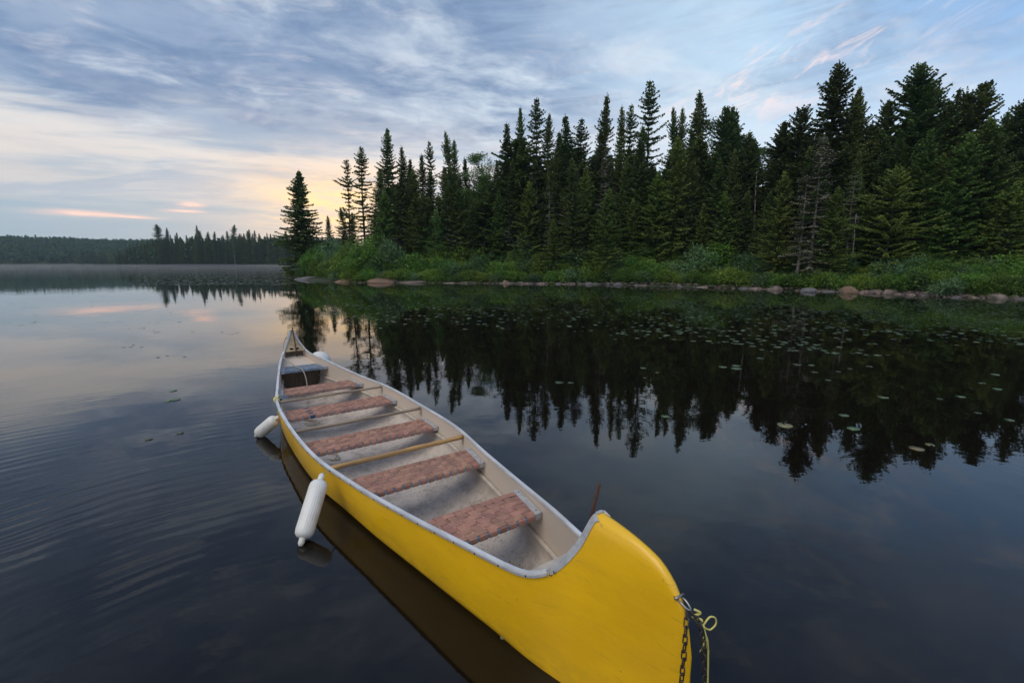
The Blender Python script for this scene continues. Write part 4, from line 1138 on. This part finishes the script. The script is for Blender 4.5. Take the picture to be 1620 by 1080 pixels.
for row, (do, st_, sl_, sh_) in enumerate(((2.3, 19, .75, 1.05), (3.8, 21, .85, 1.25), (5.3, 25, .95, 1.4))):
    for u in np.arange(505 if row else 490, 1690, st_):
        sdp = shore_at(u)
        k_ = float(np.interp(u, [480, 1150, 1300, 1700], [1.10, 1.0, .86, .74]))
        labs = ('leafy green shrub in the front row', 'leafy green shrub in the middle row', 'taller shrub in the back row against the trees')
        put_bush(u + rnd.uniform(-7, 7), sdp + do + rnd.uniform(-.6, .6), rnd.random() < .3 and row < 2, rnd.uniform(sl_, sh_) * k_, labs[row], ('front row shrubs', 'middle row shrubs', 'back row shrubs')[row])
# the big light shrub masses by the point
for (u, d, s, lab) in ((590, 51, 1.7, 'big round yellow green shrub behind the long shore rock'), (620, 50.5, 1.6, 'big green shrub right of the roundest one by the point'), (560, 52, 1.35, 'yellow green shrub left of the roundest one by the point'),
                       (530, 54, 1.1, 'small yellow green shrub beside the lone spruce'), (655, 50, 1.5, 'tall dull green shrub right of the long shore rock'), (905, 48, 1.6, 'tall bright green shrub left of centre bank'), (1130, 41.5, 1.35, 'rounded pale green shrub at centre right of bank')):
    put_bush(u, d, False, s, lab, None)
    COL.objects[-1]
# ground cover over the bank
nl = 12000
uu = rng.uniform(440, 1720, nl); sdv = np.interp(uu, [440, 470, 560, 740, 940, 1160, 1350, 1500, 1620, 1720], [66, 59.6, 47.6, 46.1, 43.4, 37.1, 31.6, 27.6, 25.7, 24.2])
dd = sdv + rng.random(nl) ** 1.5 * 8 + .25
xx = (uu - 810) / FPX * (dd * cos(PITCH) + CAM_H * sin(PITCH)); zz = land_h(xx, dd)
ok = zz > .12
Bp = np.stack([xx, dd, zz], -1)[ok]; Tp = Bp + rng.normal(0, 1, Bp.shape) * np.array([.12, .12, .05]) + np.array([0, 0, .16])
V, F_ = leaf_tris(Bp, Tp, rng.uniform(.04, .09, len(Bp)), rng.normal(0, .6, Bp.shape))
tag(obj('ground_cover', mesh_np('ground_cover', V, F_, M['grass'])), 'low leafy ground cover under the shrubs on the bank', 'ground cover', kind='stuff')

# ------------------------------------------------------------------ rocks
def rock_mesh(seed, mat, flat=.55):
    r = np.random.default_rng(seed); bm_ = bmesh.new(); bmesh.ops.create_icosphere(bm_, subdivisions=3, radius=1)
    k1, k2 = r.normal(0, 1, (5, 3)), r.uniform(0, 6, 5)
    cuts = [(Vector(r.normal(0, 1, 3)).normalized(), r.uniform(.62, .9)) for _ in range(7)]
    for v in bm_.verts:
        p = v.co.copy(); s_ = 1 + sum(.06 * sin(Vector(k1[i]).dot(p) * 2.2 + k2[i]) for i in range(5))
        p *= s_
        for nr_, dd_ in cuts:
            q_ = p.dot(nr_) - dd_
            if q_ > 0: p -= nr_ * q_ * .85
        v.co = (p.x, p.y, p.z * flat)
    me_ = bpy.data.meshes.new('rock'); bm_.to_mesh(me_); bm_.free(); me_.materials.append(M[mat]); me_.polygons.foreach_set('use_smooth', [True] * len(me_.polygons)); return me_
RK = {m_: [rock_mesh(200 + i + 10 * j, m_) for i in range(4)] for j, m_ in enumerate(('rock', 'rock_orange', 'rock_grey'))}
def put_rock(u, d, w_px, h_px, mat, i, lab, grp=None, z=0.0):
    x = px_to_ground(u, d); sx_ = w_px / FPX * d / 2; sz_ = h_px / FPX * d
    o = obj('rock', RK[mat][i % 4]); o.location = (x, d, z - sz_ * (.05 if grp is None else .16)); o.scale = (sx_, sx_ * rnd.uniform(.7, 1.0), sz_ * 1.55); o.rotation_euler = (rnd.uniform(-.1, .1), rnd.uniform(-.1, .1), rnd.random() * .8)
    tag(o, lab, 'rock', grp)
BIG = [(1345, 31.1, 34, 13, 'rock_orange', 0, 'orange topped boulder in the water, brightest rock of the right bank'),
       (1279, 32.2, 27, 9, 'rock_grey', 1, 'smooth dark purple grey boulder lying off the shore alone'),
       (1226, 34.7, 26, 10, 'rock', 2, 'brown rock under the shrubs left of the purple boulder'),
       (1385, 30.8, 26, 8, 'rock', 3, 'flat brown rock right of the orange topped boulder'),
       (1410, 30.1, 30, 14, 'rock', 0, 'tall brown boulder in the middle of the right bank rocks'),
       (1432, 29.9, 20, 12, 'rock_orange', 1, 'small tan rock against the tall brown boulder'),
       (1450, 29.4, 30, 11, 'rock', 2, 'long brown rock right of the small tan rock'),
       (1515, 27.5, 30, 7, 'rock', 3, 'low flat rock at the waterline right of the rock group'),
       (1577, 26.3, 30, 15, 'rock', 1, 'large rounded boulder near the right edge'),
       (1603, 25.9, 20, 9, 'rock', 2, 'small rock right of the large rounded boulder'),
       (1512, 26.6, 20, 3, 'rock_grey', 0, 'pale flat stone awash off the right bank'),
       (1470, 28.6, 22, 5, 'rock_grey', 2, 'pale low stone awash right of the long brown rock'),
       (500, 57.2, 86, 6, 'rock_grey', 0, 'long low blue grey ledge below the lone spruce'),
       (556, 49.0, 50, 12, 'rock_orange', 2, 'rounded orange brown rock outcrop, first right of the ledge'),
       (610, 47.8, 66, 11, 'rock_orange', 3, 'long orange brown rock outcrop, second right of the ledge'),
       (655, 47.3, 60, 8, 'rock', 1, 'low brown rock tapering away from the long outcrop'),
       (528, 52.0, 20, 9, 'rock', 3, 'small brown rock wedged between ledge and outcrop'),
       (800, 45.0, 14, 7, 'rock_orange', 0, 'small yellowish block on the stony shore, left of centre')]
for b_ in BIG: put_rock(*b_)
u = 670
i = 0
while u < 1640:
    wpx = rnd.choice([rnd.uniform(6, 12), rnd.uniform(10, 26)]) * (1 if u < 1150 else 1.15); d = shore_at(u) + rnd.uniform(-.6, .45)
    put_rock(u, d, wpx, rnd.uniform(2, 4) + wpx * .15 * rnd.random(), rnd.choice(['rock', 'rock', 'rock_grey']), i,
             'small brown stone in the line of stones along the ' + ('left' if u < 900 else 'middle' if u < 1200 else 'right') + ' bank',
             'stones along the ' + ('left' if u < 900 else 'middle' if u < 1200 else 'right') + ' bank')
    u += wpx * rnd.uniform(.6, 1.25); i += 1
# small stones too many to count
r2 = np.random.default_rng(5); Vs, Fs = [], []; bi = 0
ico = bmesh.new(); bmesh.ops.create_icosphere(ico, subdivisions=1, radius=1); iv = np.array([v.co[:] for v in ico.verts]); iF = np.array([[v.index for v in f.verts] for f in ico.faces]); ico.free()
for q in range(1000):
    u = r2.uniform(450, 1700); d = float(np.interp(u, [440, 470, 560, 740, 940, 1160, 1350, 1500, 1620, 1720], [66, 59.6, 47.6, 46.1, 43.4, 37.1, 31.6, 27.6, 25.7, 24.2])) + r2.normal(0, .28)
    x = px_to_ground(u, d); s_ = r2.uniform(.04, .15); Vs.append(iv * np.array([s_ * 1.4, s_, s_ * .6]) * r2.uniform(.8, 1.2, iv.shape) + np.array([x, d, max(0, hgt_at(x, d)) + .01])); Fs.append(iF + bi); bi += len(iv)
tag(obj('pebbles', mesh_np('pebbles', np.vstack(Vs), np.vstack(Fs), M['rock'])), 'small stones strewn along the waterline of the bank', 'pebbles', kind='stuff')

# ------------------------------------------------------------------ lily pads
def pad_geo(r_, seed=0):
    n_ = 14; q = random.Random(seed); a0 = q.random() * 6.28; vs = [(0, 0, .004)]
    for k in range(n_ + 1):
        a = a0 + .22 + (2 * pi - .44) * k / n_; rr__ = r_ * (1 + .05 * sin(a * 3 + seed))
        vs.append((rr__ * cos(a), rr__ * sin(a) * .92, .0025 + .006 * (k % 3 == 0) * r_ * 4))
    top = len(vs); vs2 = [(x, y, z - .004) for x, y, z in vs]
    fs = [(0, k, k + 1) for k in range(1, n_ + 1)] + [(k + top, k, k + 1, k + 1 + top)[::-1] for k in range(1, n_ + 1)]
    return vs + vs2, fs
PADM = []
for i in range(6):
    mb = MB(); v_, f_ = pad_geo(.1, i); mb.add(v_, f_); PADM.append(mb.mesh('lily_pad', M['pad'], True))
PADB = []
for i in range(2):
    mb = MB(); v_, f_ = pad_geo(.1, 30 + i); mb.add(v_, f_); PADB.append(mb.mesh('lily_pad', M['pad_brown'], True))
pads = []
for (x, y, r_, lab) in ((.79, 7.62, .10, 'green pad of the pair on the dark reflections right of the stern half'), (.98, 7.60, .07, 'smaller pad of the pair right of the stern half'),
                   (4.25, 8.66, .13, 'large pale pad in the cluster at the edge of the bright sky gap'), (4.05, 8.8, .10, 'left pad of the cluster at the edge of the sky gap'), (4.35, 8.9, .11, 'rear pad of the cluster at the edge of the sky gap'),
                   (3.36, 5.52, .12, 'brownish large pad overlapping others over the reflected fir tip'), (4.12, 5.41, .09, 'bright oval pad below centre right'), (4.36, 5.91, .08, 'oval pad above the bright one, right side'),
                   (4.36, 4.79, .09, 'yellow green floating leaves at far right'), (4.6, 4.9, .06, 'small yellow leaf beside the floating leaves'), (-.05, 2.21, .018, 'tiny brown leaf floating beside the near hull'), (-3.9, 5.26, .05, 'small green pad left of the canoe, right one of a pair'),
                   (-4.12, 5.06, .05, 'small green pad left of the canoe, left one of a pair'), (-4.95, 6.6, .13, 'green floating weed patch left of the canoe'), (-5.3, 7.1, .07, 'small weed patch behind the larger one left of canoe'),
                   (5.6, 9.0, .10, 'pale pad right of the cluster at the sky gap'), (5.85, 8.95, .08, 'small pale pad at the right of the cluster at the sky gap')):
    o = obj('lily_pad', (PADB if 'brown' in lab or 'yellow' in lab else PADM)[len(pads) % 2]); s_ = r_ / .13
    o.location = (x, y, .003); o.scale = (s_, s_, 1); o.rotation_euler = (0, 0, rnd.random() * 6.28); tag(o, lab, 'lily pad'); pads.append(o)
cand = []
r3 = np.random.default_rng(9)
cl_x = []
for q in range(1000):
    u = r3.uniform(520, 1400) if q % 5 else r3.uniform(1400, 1760); sdp = float(np.interp(u, [440, 470, 560, 740, 940, 1160, 1350, 1500, 1620, 1760], [66, 59.6, 47.6, 46.1, 43.4, 37.1, 31.6, 27.6, 25.7, 23.5]))
    f = r3.random() ** .85
    d = sdp - 1.2 - f * (sdp * (.66 if u < 1400 else .52))
    m_ = r3.integers(2, 15) if f < .6 else r3.integers(1, 6)
    cx0 = (u - 810) / FPX * d
    for _ in range(int(m_)): cand.append((cx0 + r3.normal(0, .75), d + r3.normal(0, .45), r3.uniform(.035, .085)))
for q in range(3000):   # the thick green carpet under the bank
    u = r3.uniform(620, 1800); sdp = float(np.interp(u, [440, 470, 560, 740, 940, 1160, 1350, 1500, 1620, 1760], [66, 59.6, 47.6, 46.1, 43.4, 37.1, 31.6, 27.6, 25.7, 23.5]))
    d = sdp - .8 - abs(r3.normal(0, 1)) * sdp * .13
    cand.append(((u - 810) / FPX * d, d, r3.uniform(.035, .09)))
for q in range(2600):   # beside the point and beyond it
    u = r3.uniform(215, 470); d = r3.uniform(42, 120); cand.append(((u - 810) / FPX * d, d, r3.uniform(.08, .2)))
for q in range(16):
    u = r3.uniform(1000, 1640); d = r3.uniform(5.5, 9); cand.append(((u - 810) / FPX * d, d, r3.uniform(.03, .07)))
for q in range(46):
    u = r3.uniform(20, 430); d = r3.uniform(9, 34); cx0 = (u - 810) / FPX * d
    for _ in range(4): cand.append((cx0 + r3.normal(0, .30), d + r3.normal(0, .10), r3.uniform(.02, .045)))
def dry(x, y):
    rx, ry = x - CX, y - CY; t = (rx * _ax.x + ry * _ax.y) / HL; r_ = rx * _rt.x + ry * _rt.y
    return abs(t) < 1.12 and abs(r_) < 1.0
XY = np.array([(a, b_) for a, b_, _ in cand]); sdq = sdist(XY[:, 0], XY[:, 1], SHORE)
cand = [c_ for c_, s_ in zip(cand, sdq) if s_ < -.5 and not dry(c_[0], c_[1])]
# keep pads from lying on one another
cand.sort(key=lambda c_: (hypot(c_[0], c_[1]) / c_[2])); cell = {}; kept = []
for (x, y, r_) in cand:
    i_, j_ = int(x / .3), int(y / .3); okk = True
    for a in (-1, 0, 1):
        for b_ in (-1, 0, 1):
            for (x2, y2, r22) in cell.get((i_ + a, j_ + b_), ()):
                if hypot(x - x2, y - y2) < (r_ + r22) * .85: okk = False
    if okk: cell.setdefault((i_, j_), []).append((x, y, r_)); kept.append((x, y, r_))
for k, (x, y, r_) in enumerate(kept[:283]):
    o = obj('lily_pad', PADM[k % 6]); o.location = (x, y, .003 + .0006 * (k % 4)); s_ = r_ / .1; o.scale = (s_, s_, 1); o.rotation_euler = (0, 0, rnd.random() * 6.28)
    lab = 'small weed scrap floating on the pale water left of the canoe' if x < -3 and y < 36 else 'small round green lily pad floating on the dark reflections'
    if lab.startswith('small weed'): o.data = PADB[k % 2]; o.name = 'weed_scrap'
    tag(o, lab, 'weed' if lab.startswith('small weed') else 'lily pad', 'weed scraps on the left water' if lab.startswith('small weed') else 'lily pads on the dark water')
Vs, Fs, bi = [], [], 0
for k, (x, y, r_) in enumerate(kept[283:]):
    a = np.linspace(.3, 2 * pi - .3, 8) + k; vv = np.vstack([[0, 0, .003], np.stack([r_ * np.cos(a), r_ * np.sin(a), np.full(8, .004 + .003 * (k % 3))], -1)]) + np.array([x, y, 0])
    Vs.append(vv); Fs.append(np.array([[0, q, q + 1] for q in range(1, 8)]) + bi); bi += 9
tag(obj('lily_pads', mesh_np('lily_pads', np.vstack(Vs), np.vstack(Fs), M['pad'])), 'distant carpet of lily pads along the far bank', 'lily pads', kind='stuff')

# ------------------------------------------------------------------ far shore and hill
LOWC = [PROT['dense'][0], PROT['dense'][1], PROT['slim'][0], PROT['dense'][2]]
LOWP = PROT['birch'][0]
def far_tree(u, d, H, ws, proto, label, grp):
    x = (u - 810) / FPX * d; root = empty('far_tree', (x, d, hgt_at(x, d)), rnd.random() * 6.28); h0 = 14 if proto is LOWP else 18
    h0 = 11 if proto is LOWP else (18 if proto in PROT['fir'] else 16); root.scale = (ws * H / h0, ws * H / h0, H / h0); tag(root, label, 'tree', grp)
    obj('trunk', proto[0], root); obj('crown', proto[1], root)
def mid_shore(u): return float(np.interp(u, [150, 190, 300, 455, 520], [420, 300, 288, 278, 275]))
far_tree(262, 300, 24.5, 1.2, PROT['fir'][0], 'tallest broad topped pine on the far shore', None)
far_tree(278, 300, 22.0, 1.0, LOWC[1], 'tall narrow pine right of the broad topped pine, far shore', None)
far_tree(323, 298, 23.0, 1.1, LOWC[2], 'dark pointed spruce in the middle of the far shore', None)
far_tree(385, 295, 23.5, 1.3, LOWC[3], 'high dark spruce in the right half of the far shore', None)
far_tree(404, 292, 21.0, .9, LOWC[0], 'dark pointed spruce right of the high one, far shore', None)
for i in range(110):
    u = 190 + i * 2.5 + rnd.uniform(-1.5, 1.5); d = mid_shore(u) + rnd.uniform(1, 12)
    H = np.interp(u, [190, 240, 300, 460], [9, 14, 17.5, 18.5]) * rnd.uniform(.62, 1.12)
    far_tree(u, d, H, rnd.uniform(.8, 1.2), rnd.choice(LOWC) if i % 25 else LOWP, 'small dark tree in the front line of the far shore wood', 'far shore front trees')
for i in range(22):
    u = 138 + i * 2.7; far_tree(u, rnd.uniform(441, 452), rnd.uniform(9, 15), rnd.uniform(.8, 1.2), rnd.choice(LOWC), 'small dark tree on the receding left end of the far shore wood', 'far shore receding trees')
def mass(name, pts, label):
    Vs, Fs, bi = [], [], 0; r4 = np.random.default_rng(len(pts))
    for (x, y, z, H, R_) in pts:
        n_ = 26; hh = r4.random(n_) ** .8; a = r4.random(n_) * 6.28; rad = R_ * (1 - hh) ** .7
        b0 = np.stack([x + rad * .2 * np.cos(a), y + rad * .2 * np.sin(a), z + hh * H + .05 * H], -1); t0_ = np.stack([x + rad * np.cos(a), y + rad * np.sin(a), z + hh * H - .03 * H], -1)
        b0 = np.vstack([b0, [[x, y, z + H * .7]]]); t0_ = np.vstack([t0_, [[x, y, z + H]]])
        V_, F__ = leaf_tris(b0, t0_, np.full(n_ + 1, R_ * .55), r4.normal(0, .8, b0.shape)); Vs.append(V_); Fs.append(F__ + bi); bi += len(V_)
    tag(obj(name, mesh_np(name, np.vstack(Vs), np.vstack(Fs), M['far_trees'])), label, 'wood', kind='stuff')
pts = []
for i in range(1500):
    u = rnd.uniform(130, 560); d = rnd.uniform(292, 400) if u > 215 else rnd.uniform(430, 480); x = (u - 810) / FPX * d; z = hgt_at(x, d)
    if z > .15: pts.append((x, d, z - .3, np.interp(u, [130, 195, 240, 300], [8.5, 12, 14.5, 15.5]) * rnd.uniform(.6, 1.05), rnd.uniform(1.8, 3.2)))
mass('far_wood', pts, 'dark wood behind the front trees of the far shore')
pts = []
while len(pts) < 8000:
    a = radians(rnd.uniform(-62, -33) if rnd.random() < .62 else (rnd.uniform(-95, -62) if rnd.random() < .6 else rnd.uniform(-33, 65))); d = 600 + 260 * rnd.random() ** 1.3; x, y = d * sin(a), d * cos(a); z = hgt_at(x, y)
    if z > .2: pts.append((x, y, z - .5, rnd.uniform(6, 11), rnd.uniform(3, 5.5)))
mass('hill_wood', pts, 'hazy blue green wood covering the low far hill')

# ------------------------------------------------------------------ haze
def vol_box(name, lo, hi, density, col, label):
    mb_ = MB(); mb_.box([(a + b_) / 2 for a, b_ in zip(lo, hi)], [b_ - a for a, b_ in zip(lo, hi)])
    m_ = bpy.data.materials.new(name); m_.use_nodes = True; nt = m_.node_tree; nt.nodes.clear()
    v_ = nt.nodes.new('ShaderNodeVolumePrincipled'); v_.inputs['Color'].default_value = col; v_.inputs['Density'].default_value = density; v_.inputs['Anisotropy'].default_value = .3
    o_ = nt.nodes.new('ShaderNodeOutputMaterial'); nt.links.new(v_.outputs[0], o_.inputs['Volume'])
    o = mb_.build(name, m_); tag(o, label, 'haze', kind='stuff'); return o
vol_box('mist', (-330, 96, .03), (-44, 262, 1.3), .0017, (.98, .93, .90, 1), 'low morning mist lying on the open water before the far shore')
vol_box('haze', (-1300, -1300, -2.6), (1300, 1300, 48), .00024, (.74, .92, 1, 1), 'thin morning haze over the lake')
